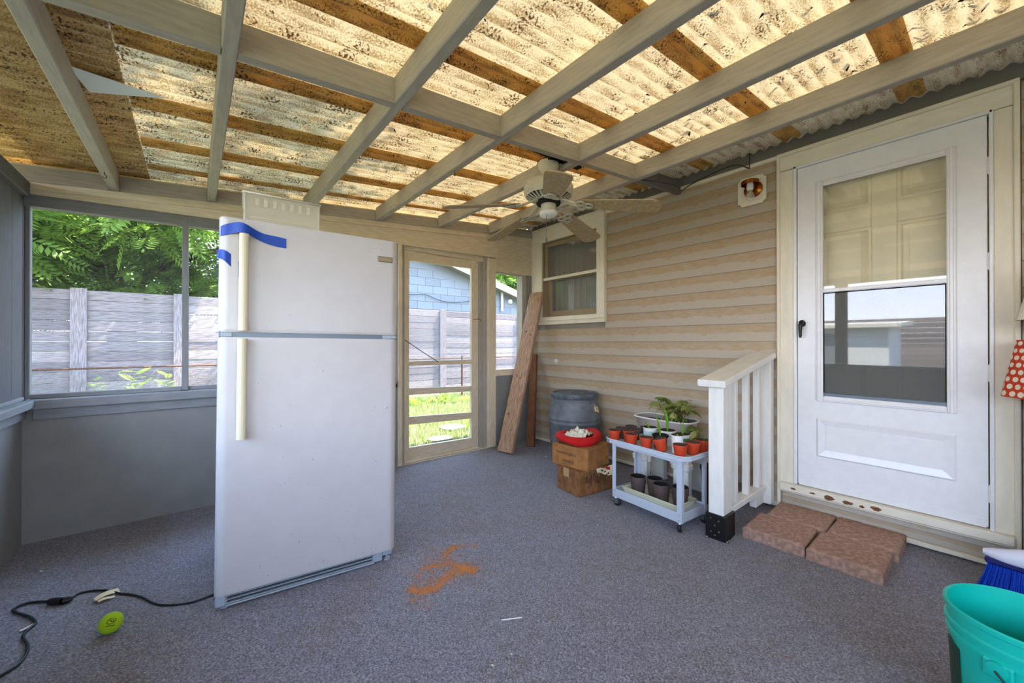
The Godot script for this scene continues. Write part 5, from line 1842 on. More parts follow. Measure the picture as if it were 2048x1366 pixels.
# ---- bucket, broom ----
func build_bucket_and_broom() -> void:
	var c := Vector3(1.715, 0, 0.062)
	var t := thing("bucket", "teal green plastic bucket with a wire handle holding dry grass", "bucket", "", Transform3D(Basis.IDENTITY, c))
	var s := Shape.new()
	s.lathe([Vector2(0, 0), Vector2(0.125, 0), Vector2(0.130, 0.006), Vector2(0.1425, 0.285), Vector2(0.148, 0.287), Vector2(0.148, 0.293), Vector2(0.1435, 0.296), Vector2(0.144, 0.312), Vector2(0.151, 0.315), Vector2(0.151, 0.322), Vector2(0.146, 0.326), Vector2(0.147, 0.352), Vector2(0.153, 0.356), Vector2(0.153, 0.367), Vector2(0.149, 0.371), Vector2(0.144, 0.367), Vector2(0.138, 0.30), Vector2(0.127, 0.012), Vector2(0, 0.010)], 64)
	part(t, "pail", s, M.green_bucket)
	var ea := deg_to_rad(201.0)
	for k in 2:
		var ear := Shape.new()
		var a := ea + PI * k
		ear.x = Transform3D(Basis(Vector3.UP, -a), Vector3(cos(a) * 0.146, 0.268, sin(a) * 0.146))
		ear.box(Vector3.ZERO, Vector3(0.010, 0.045, 0.055), 0.004)
		ear.x = Transform3D(Basis(Vector3.UP, -a) * Basis(Vector3(0, 0, 1), -PI * 0.5), Vector3(cos(a) * 0.148, 0.272, sin(a) * 0.148))
		ear.lathe([Vector2(0.020, 0.0), Vector2(0.019, 0.008), Vector2(0.006, 0.009), Vector2(0.0, 0.009)], 20)
		part(t, "handle_ear", ear, M.green_bucket)
	var pts := []
	for k in 25:
		var u := k / 24.0
		var a := ea - PI * u
		pts.append(Vector3(cos(a) * 0.160, 0.272 - 0.17 * sin(PI * u), sin(a) * 0.160))
	s = Shape.new()
	s.tube(pts, 0.0025, 8)
	part(t, "wire_handle", s, M.black)
	s = Shape.new()
	s.sheet(func(u: float, v: float) -> Vector3:
		var a := deg_to_rad(236.0 + 32.0 * u)
		var y := 0.02 + 0.245 * v - 0.02 * absf(u - 0.5)
		return Vector3(cos(a), 0, sin(a)) * (lerpf(0.130, 0.1425, y / 0.285) + 0.0012) + Vector3(0, y, 0), 12, 8, 0.0006)
	part(t, "printed_panel", s, M.dark_green, Transform3D.IDENTITY, "dark green printed panel")
	s = Shape.new()
	s.lathe([Vector2(0.132, 0.100), Vector2(0.07, 0.112), Vector2(0, 0.116)], 24)
	var g := thing("dry_grass", "dry straw-coloured grass clippings lying in the teal bucket", "grass clippings", "", Transform3D(Basis.IDENTITY, c))
	g.set_meta("kind", "stuff")
	part(g, "clippings_bed", s, M.soil)
	var r := RandomNumberGenerator.new()
	r.seed = 18
	s = Shape.new()
	for k in 130:
		var a := r.randf() * TAU
		var d := r.randf_range(0.0, 0.105)
		var p := Vector3(cos(a) * d, 0.117 + r.randf() * 0.02, sin(a) * d)
		var b := r.randf() * TAU
		var q := p + Vector3(cos(b), r.randf_range(-0.1, 0.5), sin(b)) * r.randf_range(0.02, 0.05)
		var dd := Vector2(q.x, q.z)
		if dd.length() > 0.125:
			dd = dd.normalized() * 0.125
			q = Vector3(dd.x, q.y, dd.y)
		s.tube([p, p.lerp(q, 0.5) + Vector3(0, 0.006, 0), q], 0.0012, 4)
	part(g, "clippings", s, M.straw)
	# broom
	var bt := thing("broom", "broom with blue bristles and a white head leaning by the door casing", "broom", "", Transform3D(Basis(Vector3.UP, deg_to_rad(-6.0)), Vector3(2.68, 0, 0.095)))
	s = Shape.new()
	s.sheet(func(u: float, v: float) -> Vector3:
		var a := u * TAU
		var prof := pow(sin(PI * clampf(v, 0.02, 0.98)), 0.34)
		var cz := lerpf(-0.118, 0.118, v)
		return Vector3(cos(a) * 0.034 * prof, 0.186 + sin(a) * 0.032 * prof + 0.022 * exp(-pow((v - 0.55) / 0.22, 2.0)) * (0.5 + 0.5 * sin(a)), cz), 20, 24)
	part(bt, "broom_head", s, M.broom)
	s = Shape.new()
	s.bx(-0.026, 0.026, 0.146, 0.172, -0.112, 0.112, 0.006)
	part(bt, "bristle_block", s, mat(Color(0.03, 0.08, 0.35), 0.5))
	s = Shape.new()
	for k in 900:
		var v := r.randf()
		var x := r.randf_range(-0.018, 0.018)
		var z := lerpf(-0.105, 0.105, v)
		var e := Vector3(x * 2.1 + r.randfn(0, 0.004), 0.002 + r.randf() * 0.018, z * 1.32 + r.randfn(0, 0.004))
		s.tube([Vector3(x, 0.142, z), Vector3(x * 1.4, 0.08, z * 1.14), e], 0.0011, 3)
	var br := part(bt, "bristles", s, M.bristle)
	br.set_meta("kind", "stuff")
	s = Shape.new()
	s.lathe([Vector2(0.015, -0.02), Vector2(0.018, 0.0), Vector2(0.015, 0.05), Vector2(0.0125, 0.055), Vector2(0.0125, 1.15), Vector2(0.009, 1.17), Vector2(0, 1.172)], 16)
	part(bt, "broom_handle", s, M.broom, Transform3D(Basis(Vector3(1, 0, 0), deg_to_rad(22.0)) * Basis(Vector3(0, 0, 1), deg_to_rad(-8.0)), Vector3(0, 0.215, 0.012)))

# ---- two lamp shades on a dark stand ----
func build_shades() -> void:
	var c := Vector3(2.835, 0, 0.185)
	var st := thing("lamp_stand", "dark round stand beside the door casing carrying two shades", "stand", "", Transform3D(Basis.IDENTITY, c))
	var s := Shape.new()
	s.lathe([Vector2(0, 0), Vector2(0.100, 0), Vector2(0.105, 0.012), Vector2(0.075, 0.030), Vector2(0.066, 0.060), Vector2(0.066, 0.86), Vector2(0.020, 0.88), Vector2(0.012, 0.90), Vector2(0.012, 1.50), Vector2(0, 1.502)], 32)
	part(st, "column", s, mat(Color(0.045, 0.05, 0.075), 0.5))
	var a := thing("dotted_shade", "orange fabric lampshade with white dots beside the door casing", "lampshade", "", Transform3D(Basis.IDENTITY, c + Vector3(0, 0.862, 0)))
	s = Shape.new()
	var seg := 44
	var cone := func(u: float, v: float) -> Vector3:
		var th := u * TAU
		var rr := lerpf(0.157, 0.112, v) * (1.0 + 0.020 * cos(th * 10.0) * (1.0 - 0.5 * v))
		return Vector3(cos(th) * rr, 0.250 * v, sin(th) * rr)
	s.sheet(cone, seg * 2, 10, 0.002)
	part(a, "shade_fabric", s, M.dots)
	s = Shape.new()
	for row in 8:
		for k in 26:
			var u := (k + 0.5 * (row % 2)) / 26.0
			var v := (row + 0.5) / 8.0
			var p: Vector3 = cone.call(u, v)
			var e := (cone.call(u + 0.002, v) - p).normalized() as Vector3
			var up := (cone.call(u, v + 0.01) - p).normalized() as Vector3
			var nn := e.cross(up).normalized()
			if nn.dot(p * Vector3(1, 0, 1)) < 0:
				nn = -nn
			s.x = Transform3D(Basis(e, up, nn), p + nn * 0.0018)
			var poly := PackedVector2Array()
			for m in 12:
				poly.append(Vector2(cos(TAU * m / 12) * 0.0132, sin(TAU * m / 12) * 0.0122) * lerpf(1.0, 0.78, v))
			s.prism(poly, -0.0004, 0.0004)
	part(a, "white_dots", s, M.dot_white).set_meta("kind", "stuff")
	var b := thing("pleated_shade", "white pleated lampshade above the orange dotted shade", "lampshade", "", Transform3D(Basis.IDENTITY, c + Vector3(0, 1.200, 0)))
	s = Shape.new()
	s.sheet(func(u: float, v: float) -> Vector3:
		var th := u * TAU
		var rr := lerpf(0.112, 0.055, v) * (1.0 + 0.03 * cos(th * 48.0))
		return Vector3(cos(th) * rr, 0.235 * v, sin(th) * rr), 192, 6, 0.0015)
	part(b, "pleats", s, M.pleat)
	s = Shape.new()
	s.lathe([Vector2(0.013, 0.0), Vector2(0.060, 0.0), Vector2(0.066, -0.006), Vector2(0.066, -0.034), Vector2(0.060, -0.038), Vector2(0.013, -0.038)], 28)
	part(b, "green_collar", s, mat(Color(0.0, 0.26, 0.14), 0.5))

# ---- cords and ball on the carpet ----
func smooth_path(p: Array, n := 6) -> Array:
	var out := []
	for i in p.size() - 1:
		for k in n:
			out.append((p[i] as Vector3).cubic_interpolate(p[i + 1], p[maxi(i - 1, 0)], p[mini(i + 2, p.size() - 1)], float(k) / n))
	out.append(p[-1])
	return out

func build_cord_and_ball() -> void:
	var a := []
	for q in [[-60, 1385], [0, 1352], [35, 1330], [52, 1308], [55, 1290], [46, 1272], [60, 1256], [71, 1246], [60, 1234], [35, 1226], [26, 1219], [45, 1209], [70, 1204], [97, 1203]]:
		a.append(on_y(q[0], q[1], 0.006))
	var s := Shape.new()
	s.tube(smooth_path(a), 0.0048, 8)
	var e := thing("extension_cord", "dark green extension cord winding over the carpet by the ball", "cord")
	part(e, "cable", s, M.cord)
	s = Shape.new()
	var p0: Vector3 = on_y(95, 1203, 0.013)
	var p1: Vector3 = on_y(125, 1202, 0.013)
	s.tube([p0, p0.lerp(p1, 0.15), p0.lerp(p1, 0.5), p1], [0.006, 0.012, 0.014, 0.014], 10)
	part(e, "socket_end", s, M.black)
	s = Shape.new()
	var lab: Vector3 = on_y(56, 1254, 0.007)
	s.box(Vector3.ZERO, Vector3(0.040, 0.0008, 0.012), 0.0002)
	part(e, "cable_tag", s, M.white_plastic, Transform3D(Basis(Vector3.UP, deg_to_rad(35.0)), lab))
	a = []
	for q in [[143, 1198], [152, 1190], [165, 1185], [190, 1181], [215, 1181], [240, 1187], [262, 1189], [285, 1195], [308, 1207], [335, 1210], [380, 1205], [425, 1190], [470, 1172]]:
		a.append(on_y(q[0], q[1], 0.005))
	var f := thing("power_cord", "black power cord with a paper tag running under the refrigerator", "cord")
	s = Shape.new()
	s.tube(smooth_path(a), 0.0042, 8)
	part(f, "cable", s, M.black)
	s = Shape.new()
	p0 = on_y(126, 1202, 0.013)
	p1 = on_y(146, 1197, 0.012)
	s.tube([p0, p0.lerp(p1, 0.6), p1], [0.015, 0.013, 0.006], 10)
	part(f, "plug", s, M.black)
	s = Shape.new()
	var tg: Vector3 = on_y(222, 1186, 0.012)
	s.sheet(func(u: float, v: float) -> Vector3: return Vector3(-0.05 + 0.08 * u, 0.006 * sin(u * 4.0) - 0.008 * v * u, -0.012 + 0.030 * v - 0.02 * u), 8, 4, 0.0008)
	s.sheet(func(u: float, v: float) -> Vector3: return Vector3(-0.045 + 0.05 * u, -0.004 + 0.003 * sin(u * 5.0), 0.010 + 0.022 * v + 0.006 * u), 6, 3, 0.0008)
	part(f, "paper_tag", s, M.paper, Transform3D(Basis(Vector3.UP, deg_to_rad(20.0)), tg))
	# tennis ball
	var r := 0.0355
	var c := on_y(222, 1245, r)
	var t := thing("tennis_ball", "bright yellow-green fuzzy ball with a black oval logo on the carpet", "ball", "", Transform3D(Basis.IDENTITY, Vector3(c.x, r - 0.001, c.z)))
	s = Shape.new()
	s.ball(Vector3.ZERO, Vector3.ONE * r, 36)
	part(t, "felt", s, M.ball)
	var eye := (EYE - c).normalized()
	var rt := Vector3.UP.cross(eye).normalized()
	var up := eye.cross(rt)
	var on := func(x: float, y: float) -> Vector3:
		var d := (eye + rt * x + up * y).normalized()
		return d * (r + 0.0002)
	s = Shape.new()
	var ring := []
	for k in 28:
		var th := TAU * k / 28
		ring.append(on.call(0.04 + 0.36 * cos(th) + 0.08 * sin(th), 0.16 + 0.26 * sin(th) - 0.07 * cos(th)))
	s.tube(ring, 0.0009, 5, true)
	for l in [[-0.18, 0.24, -0.02, 0.30], [-0.02, 0.30, 0.06, 0.04], [0.06, 0.04, 0.26, 0.05], [0.26, 0.05, 0.16, 0.22]]:
		var pts := []
		for k in 5:
			pts.append(on.call(lerpf(l[0], l[2], k / 4.0), lerpf(l[1], l[3], k / 4.0)))
		s.tube(pts, 0.0012, 5)
	for k in 8:
		s.tube([on.call(-0.40 + k * 0.09, -0.16 - 0.02 * k), on.call(-0.40 + k * 0.09 + 0.03, -0.24 - 0.02 * k)], 0.0013, 4)
	part(t, "printed_logo", s, M.ink, Transform3D.IDENTITY, "black oval emblem with marks below it")

# ---- loose bits on the carpet ----
func build_litter() -> void:
	var r := RandomNumberGenerator.new()
	r.seed = 44
	var strokes := [
		[[[250, 760], [400, 780], [560, 750], [700, 620], [850, 530]], 42.0, 900],
		[[[820, 490], [960, 490], [1090, 510]], 48.0, 700],
		[[[430, 500], [560, 460], [700, 440], [820, 430]], 34.0, 330],
		[[[680, 320], [780, 250], [850, 205]], 30.0, 260],
		[[[850, 205], [970, 200], [1110, 205]], 20.0, 90],
		[[[440, 370], [640, 340], [800, 380]], 70.0, 170],
		[[[280, 560], [420, 600], [600, 640]], 80.0, 170],
		[[[220, 900], [420, 860], [500, 1000]], 60.0, 70],
		[[[300, 300], [700, 600], [1200, 520]], 190.0, 190],
	]
	var seedm := Shape.new()
	seedm.ball(Vector3.ZERO, Vector3(0.0021, 0.0013, 0.0016), 6)
	var at := []
	for st in strokes:
		var pts: Array = st[0]
		for k in st[2]:
			var u := r.randf() * (pts.size() - 1)
			var i := int(u)
			var f := u - i
			var x: float = lerpf(pts[i][0], pts[i + 1][0], f) + r.randfn(0.0, st[1])
			var y: float = lerpf(pts[i][1], pts[i + 1][1], f) + r.randfn(0.0, st[1] * 0.75)
			at.append(on_y(780.0 + x * 0.15625, 1060.0 + y * 0.15625, 0.0012))
	var mm := MultiMesh.new()
	mm.transform_format = MultiMesh.TRANSFORM_3D
	mm.mesh = seedm.mesh()
	mm.instance_count = at.size()
	for i in at.size():
		mm.set_instance_transform(i, Transform3D(Basis.from_euler(Vector3(r.randf(), r.randf() * TAU, r.randf())).scaled(Vector3.ONE * r.randf_range(0.7, 1.5)), at[i]))
	var o := MultiMeshInstance3D.new()
	o.name = "spilled_seed"
	o.multimesh = mm
	o.material_override = mat(Color(0.80, 0.50, 0.25), 0.9)
	add_child(o)
	o.set_meta("kind", "stuff")
	tag(o, "scatter of orange-brown seed spilled on the carpet before the refrigerator", "seed")
	var s := Shape.new()
	var p := on_y(1003, 1240, 0.0025)
	var q := on_y(1044, 1235, 0.0025)
	s.tube([Vector3.ZERO, q - p], 0.0024, 8)
	tag(put(self, "paper_stick", s.mesh(), M.white_plastic, Transform3D(Basis.IDENTITY, p)), "thin white stick lying on the carpet below the orange seed", "stick")
	# wood chips and paper crumbs
	for e in [[82, 1143, 0.010], [115, 1090, 0.005], [985, 1331, 0.006], [1023, 1309, 0.005], [1092, 913, 0.012], [1150, 935, 0.006], [1128, 960, 0.005], [1195, 1050, 0.005]]:
		s = Shape.new()
		var w: float = e[2]
		s.prism(PackedVector2Array([Vector2(-w, -w * 0.3), Vector2(w * 0.6, -w * 0.45), Vector2(w, w * 0.1), Vector2(-w * 0.4, w * 0.5)]), 0.0, 0.002)
		tag(put(self, "crumb", s.mesh(), M.paper, Transform3D(Basis(Vector3.UP, r.randf() * 3.0) * Basis(Vector3(1, 0, 0), -PI * 0.5), on_y(e[0], e[1], 0.0005))), "tiny pale crumb of debris on the carpet", "crumb", "pale crumbs on the carpet")

# ---- cables and hooks under the roof ----
func build_wiring() -> void:
	var t := thing("fan_cable", "thin brown cable strung from the fan along the rafters to the wall", "cable")
	var s := Shape.new()
	var a := []
	for q in [[1105, 311], [1127, 319], [1160, 326], [1200, 338], [1254, 356]]:
		a.append(on_z(q[0], q[1], -1.612))
	for q in [[1280, 360, 2.45], [1299, 361, 2.52], [1347, 370, 2.75], [1362, 381, 2.95], [1366, 380, 2.99], [1385, 367, 3.00], [1438, 341, 3.0], [1473, 330, 3.0], [1498, 337, 3.0]]:
		a.append(on_x(q[0], q[1], q[2]))
	s.tube(smooth_path(a, 4), 0.004, 6)
	part(t, "cable", s, mat(Color(0.25, 0.20, 0.16), 0.6))
	s = Shape.new()
	var p := on_x(1499, 303, XW - 0.020)
	var q := on_x(1499, 337, XW - 0.026)
	s.tube([p, q], 0.003, 6)
	part(t, "cable_drop", s, mat(Color(0.25, 0.20, 0.16), 0.6))
	for e in [[-0.372, -2.98, "small cup hook screwed under the rafter by the outer wall"], [1.222, -2.05, "small cup hook screwed under the rafter beside the fan"]]:
		s = Shape.new()
		var pts := [Vector3(0, 0.0, 0), Vector3(0, -0.012, 0)]
		for k in 9:
			var th := PI * 0.5 - k * PI * 1.35 / 8
			pts.append(Vector3(cos(th) * 0.010, -0.022 + sin(th) * 0.010, 0))
		s.tube(pts, 0.0018, 6)
		tag(put(self, "cup_hook", s.mesh(), M.rust, Transform3D(Basis(Vector3.UP, 0.7), Vector3(e[0], under(e[0]), e[1]))), e[2], "hook")
# ---- the yard outside ----
const LAWN_Y := -0.08

func spray_mesh(pairs: int, length: float, leaf: float) -> Mesh:
	var s := Shape.new()
	for k in pairs + 1:
		var u := (k + 0.6) / (pairs + 0.6)
		var c := Vector3(u * length, -0.10 * length * u * u, 0)
		for sd: float in ([-1.0, 1.0] if k < pairs else [0.0]):
			var dir := Vector3(0.45, -0.12, sd).normalized() if sd != 0.0 else Vector3(1, -0.2, 0).normalized()
			var across := dir.cross(Vector3.UP).normalized()
			var l := leaf * (0.75 + 0.5 * sin(PI * u))
			var w := l * 0.19
			var tip := c + dir * l + Vector3(0, -0.12 * l, 0)
			var m := c + dir * l * 0.42 + Vector3(0, -0.015, 0)
			var na := (Vector3.UP + across * 0.35).normalized()
			var nb := (Vector3.UP - across * 0.35).normalized()
			s.tri(c, m + across * w, m, na, na, na)
			s.tri(m, m + across * w, tip, na, na, na)
			s.tri(c, m, m - across * w, nb, nb, nb)
			s.tri(m, tip, m - across * w, nb, nb, nb)
	return s.mesh()

func foliage(parent: Node3D, called: String, m: Mesh, material: Material, blobs: Array, count: int, sd: int, small := 0.8, large := 1.25) -> void:
	var r := RandomNumberGenerator.new()
	r.seed = sd
	var total := 0.0
	for b in blobs:
		total += b[1] * b[1]
	var where := []
	for b in blobs:
		var n := int(count * b[1] * b[1] / total)
		for i in n:
			var d := Vector3(r.randfn(), r.randfn(), r.randfn()).normalized()
			var rad: float = b[1] * pow(r.randf_range(0.25, 1.0), 0.5)
			var p: Vector3 = b[0] + d * rad * Vector3(1, 0.85, 1)
			var out := Vector3(d.x, d.y * 0.4 - 0.25, d.z)
			var yaw := atan2(-out.z, out.x) + r.randfn(0, 0.7)
			var bs := Basis(Vector3.UP, yaw) * Basis(Vector3(0, 0, 1), r.randfn(-0.25, 0.35)) * Basis(Vector3(1, 0, 0), r.randfn(0, 0.5))
			where.append(Transform3D(bs.scaled(Vector3.ONE * r.randf_range(small, large)), p))
	var mm := MultiMesh.new()
	mm.transform_format = MultiMesh.TRANSFORM_3D
	mm.mesh = m
	mm.instance_count = where.size()
	for i in where.size():
		mm.set_instance_transform(i, where[i])
	var o := MultiMeshInstance3D.new()
	o.name = called
	o.multimesh = mm
	o.material_override = material
	o.set_meta("kind", "stuff")
	parent.add_child(o, true)

func limb(s: Shape, p: Array, r0: float, r1: float) -> void:
	var q := smooth_path(p, 5)
	var rr := []
	for i in q.size():
		rr.append(lerpf(r0, r1, float(i) / (q.size() - 1)))
	s.tube(q, rr, 10)

func build_yard() -> void:
	var g := structure("ground")
	var s := Shape.new()
	s.bx(-30, 34, LAWN_Y - 0.4, LAWN_Y, -34, -3.44, 0.0)
	s.bx(-30, XL - 0.16, LAWN_Y - 0.4, LAWN_Y, -3.44, 26, 0.0)
	s.bx(XL - 0.16, 34, LAWN_Y - 0.4, LAWN_Y, 2.42, 26, 0.0)
	part(g, "turf", s, M.lawn)
	# grass in view through the door
	var r := RandomNumberGenerator.new()
	r.seed = 5
	s = Shape.new()
	for k in 7:
		var a := TAU * k / 7 + 0.3
		var d := Vector3(cos(a), 0, sin(a))
		var e := Vector3(-d.z, 0, d.x) * 0.004
		var h := 0.045 + 0.012 * (k % 3)
		s.tri(d * 0.006 - e, d * 0.006 + e, d * 0.030 + Vector3(0, h, 0), d + Vector3.UP, d + Vector3.UP, d + Vector3.UP)
	var mm := MultiMesh.new()
	mm.transform_format = MultiMesh.TRANSFORM_3D
	mm.mesh = s.mesh()
	mm.instance_count = 15000
	for i in 15000:
		var z := r.randf_range(-7.6, -3.5)
		var x := r.randf_range(0.8, 6.5)
		mm.set_instance_transform(i, Transform3D(Basis(Vector3.UP, r.randf() * TAU).scaled(Vector3.ONE * r.randf_range(0.6, 1.3)), Vector3(x, LAWN_Y, z)))
	var gi := MultiMeshInstance3D.new()
	gi.name = "lawn_grass"
	gi.multimesh = mm
	gi.material_override = M.grass
	add_child(gi)
	gi.set_meta("kind", "stuff")
	tag(gi, "short sunlit lawn grass outside the screen door", "grass")
	# stepping stones
	for e in [[905, 858, 0.19, "pale stepping stone in the lawn beside the grass tuft"], [880, 882, 0.17, "pale stepping stone in the lawn nearest the screen door"]]:
		var p := on_y(e[0], e[1], LAWN_Y)
		var poly := PackedVector2Array()
		for k in 9:
			var a := TAU * k / 9
			poly.append(Vector2(cos(a) * e[2] * r.randf_range(0.8, 1.1), sin(a) * e[2] * r.randf_range(0.7, 1.0)))
		s = Shape.new()
		s.x = Transform3D(UPRIGHT, Vector3.ZERO)
		s.prism(poly, 0.0, 0.035)
		tag(put(self, "stepping_stone", s.mesh(), M.stone, Transform3D(Basis.IDENTITY, p)), e[3], "stone")
	var bl := on_y(935, 862, LAWN_Y)
	s = Shape.new()
	for k in 6:
		var a := TAU * k / 6
		var d := Vector3(cos(a), 0, sin(a))
		s.sheet(func(u: float, v: float) -> Vector3: return d * (0.10 * u + 0.10 * u * u) + Vector3(0, 0.26 * sin(u * 2.0), 0) + Vector3(-d.z, 0, d.x) * (v - 0.5) * 0.018 * (1.0 - u * u), 8, 2)
	tag(put(self, "grass_tuft", s.mesh(), M.leaf, Transform3D(Basis.IDENTITY, bl)), "arching tuft of long green blades beside a stepping stone", "plant")
	build_fences(r)
	build_neighbour()
	build_trees(r)

func build_fences(r: RandomNumberGenerator) -> void:
	var zf := -7.60
	var t := thing("plank_fence", "weathered grey fence of horizontal planks beyond the back wall", "fence", "", Transform3D(Basis.IDENTITY, Vector3(2.0, LAWN_Y, zf)))
	var posts := [-7.9, -5.7, -3.45, -1.18, -0.16, 2.03, 4.23, 6.45, 8.6, 10.8]
	var variants := []
	for c in [Color(0.56, 0.52, 0.53), Color(0.49, 0.455, 0.47), Color(0.61, 0.57, 0.57), Color(0.53, 0.50, 0.51)]:
		var m: StandardMaterial3D = M.fence_x.duplicate()
		m.albedo_color = c
		variants.append(m)
	var rows := 13
	var ph := 0.1365
	var top := 1.80
	for b in posts.size() - 1:
		var l: float = posts[b + 1] - posts[b]
		var s := Shape.new()
		s.box(Vector3.ZERO, Vector3(l - 0.004, ph - 0.0015, 0.022), 0.006)
		var pm := s.mesh()
		for k in rows:
			var m: StandardMaterial3D = variants[r.randi() % 4]
			var y := top - (k + 0.5) * ph
			put(t, "plank", pm, m, Transform3D(Basis(Vector3(0, 0, 1), r.randfn(0, 0.0007)), Vector3(posts[b] + l * 0.5 - 2.0, y - LAWN_Y, -0.02 + r.randf_range(-0.004, 0.004))))
	var s2 := Shape.new()
	s2.box(Vector3.ZERO, Vector3(0.15, 1.90, 0.030), 0.003)
	var pm2 := s2.mesh()
	for x: float in posts:
		put(t, "post", pm2, M.fence_y, Transform3D(Basis.IDENTITY, Vector3(x - 2.0, 0.95, 0.014)))
	# rusty chain-link in front of it
	var zc := -7.20
	var c := thing("chain_link_fence", "low rusty chain-link fence in front of the plank fence", "fence", "", Transform3D(Basis.IDENTITY, Vector3(2.0, LAWN_Y, zc)))
	var s3 := Shape.new()
	s3.tube([Vector3(-8, 0.855, 0), Vector3(9, 0.850, 0)], 0.012, 8)
	part(c, "top_rail", s3, M.rust)
	for x: float in [-6.4, -4.3, -0.3, 2.48, 5.3, 8.1]:
		s3 = Shape.new()
		s3.tube([Vector3(x, 0, 0), Vector3(x, 0.90, 0)], 0.020, 10)
		part(c, "post", s3, M.rust)
	s3 = Shape.new()
	var x0 := -5.0
	while x0 < 7.0:
		for sg: float in [-1.0, 1.0]:
			s3.tube([Vector3(x0, 0.02, 0.004 * sg), Vector3(x0 + sg * 0.83 * 0.9, 0.85, 0.004 * sg)], 0.0022, 3)
		x0 += 0.075
	var w := part(c, "wire_mesh", s3, M.steel)
	w.set_meta("kind", "stuff")
	# side fence and shed of the yard that the storm door mirrors
	var f := thing("side_fence", "weathered plank fence along the side of the yard", "fence", "", Transform3D(Basis.IDENTITY, Vector3(-9.0, LAWN_Y, 0)))
	var s4 := Shape.new()
	s4.box(Vector3.ZERO, Vector3(0.022, ph - 0.006, 2.396), 0.0)
	var pm4 := s4.mesh()
	for b in 6:
		for k in rows:
			put(f, "plank", pm4, variants[r.randi() % 4], Transform3D(Basis.IDENTITY, Vector3(0, 1.85 - (k + 0.5) * ph, -8.0 + b * 2.4)))
	var sh := thing("garden_shed", "small white shed with a pale roof in the side yard", "shed", "", Transform3D(Basis.IDENTITY, Vector3(-6.6, LAWN_Y, -2.6)))
	beam(sh, "shed_wall", -0.9, 0.9, 0.0, 1.55, -1.2, 1.2, M.white_trim)
	var s5 := Shape.new()
	s5.prism(PackedVector2Array([Vector2(-1.1, 1.62), Vector2(1.1, 1.52), Vector2(1.1, 1.60), Vector2(-1.1, 1.72)]), -1.4, 1.4)
	part(sh, "shed_roof", s5, M.white_plastic)
	beam(sh, "shed_door", 0.88, 0.915, 0.02, 1.40, -0.4, 0.4, M.blue_wall)

func build_neighbour() -> void:
	var zn := -11.0
	var t := thing("neighbour_house", "pale blue gabled house with white rake boards behind the plank fence", "house", "", Transform3D(Basis.IDENTITY, Vector3(5.0, LAWN_Y, zn)))
	var o := Vector3(5.0, LAWN_Y, zn)
	var slope := 0.287
	var half := 4.47
	var eave := 2.60 - LAWN_Y
	var peak := eave + half * slope
	var s := Shape.new()
	s.prism(PackedVector2Array([Vector2(-half, 0), Vector2(half, 0), Vector2(half, eave), Vector2(0, peak), Vector2(-half, eave)]), -5.0, -0.012)
	part(t, "wall", s, M.blue_wall)
	# shingle panels of the gable
	var tones := [M.blue_wall, mat(Color(0.455, 0.485, 0.515), 0.8), mat(Color(0.485, 0.515, 0.545), 0.8)]
	var ph := 0.245
	var pw := 0.52
	s = Shape.new()
	s.box(Vector3.ZERO, Vector3(pw - 0.009, ph - 0.009, 0.016), 0.002)
	var pm := s.mesh()
	var r := RandomNumberGenerator.new()
	r.seed = 3
	for row in 11:
		var y := 1.35 + row * ph
		for k in range(-3, 9):
			var x := (k + 0.5 * (row % 2)) * pw
			if absf(x) + pw * 0.5 > half or y + ph * 0.5 > eave + (half - absf(x) - pw * 0.5) * slope - 0.02:
				continue
			put(t, "wall_panel", pm, tones[r.randi() % 3], Transform3D(Basis(Vector3(1, 0, 0), deg_to_rad(-0.8)), Vector3(x, y, -0.006)))
	for sg: float in [-1.0, 1.0]:
		s = Shape.new()
		var q := func(x: float, y: float) -> Vector2: return Vector2(sg * x, y)
		s.prism(PackedVector2Array([q.call(0.0, peak + 0.02), q.call(half + 0.35, eave - 0.35 * slope + 0.02), q.call(half + 0.35, eave - 0.35 * slope + 0.14), q.call(0.0, peak + 0.14)]), -5.2, 0.42)
		part(t, "roof_slope", s, M.shingle)
		s = Shape.new()
		s.prism(PackedVector2Array([q.call(0.0, peak - 0.07), q.call(half + 0.37, eave - 0.37 * slope - 0.07), q.call(half + 0.37, eave - 0.37 * slope + 0.15), q.call(0.0, peak + 0.15)]), 0.42, 0.45)
		part(t, "rake_board", s, M.white_trim)
		for k in 3:
			s = Shape.new()
			s.prism(PackedVector2Array([q.call(0.0, peak - 0.02), q.call(half, eave - 0.02), q.call(half, eave + 0.02), q.call(0.0, peak + 0.02)]), 0.01 + k * 0.135, 0.135 + k * 0.135)
			part(t, "soffit_board", s, M.soffit)
	# service cable and conduit on the gable
	s = Shape.new()
	var a := []
	for q in [[800, 592], [822, 589], [853, 590], [880, 601], [915, 605], [950, 600], [975, 598]]:
		a.append(on_z(q[0], q[1], zn + 0.05) - o)
	s.tube(smooth_path(a, 4), 0.010, 6)
	part(t, "service_cable", s, M.black)
	s = Shape.new()
	var p := on_z(1004, 585, zn + 0.06) - o
	var q2 := on_z(1004, 622, zn + 0.06) - o
	s.tube([p, q2], 0.045, 8)
	s.box(on_z(1020, 603, zn + 0.06) - o, Vector3(0.14, 0.14, 0.10), 0.01)
	part(t, "conduit", s, M.white_trim)

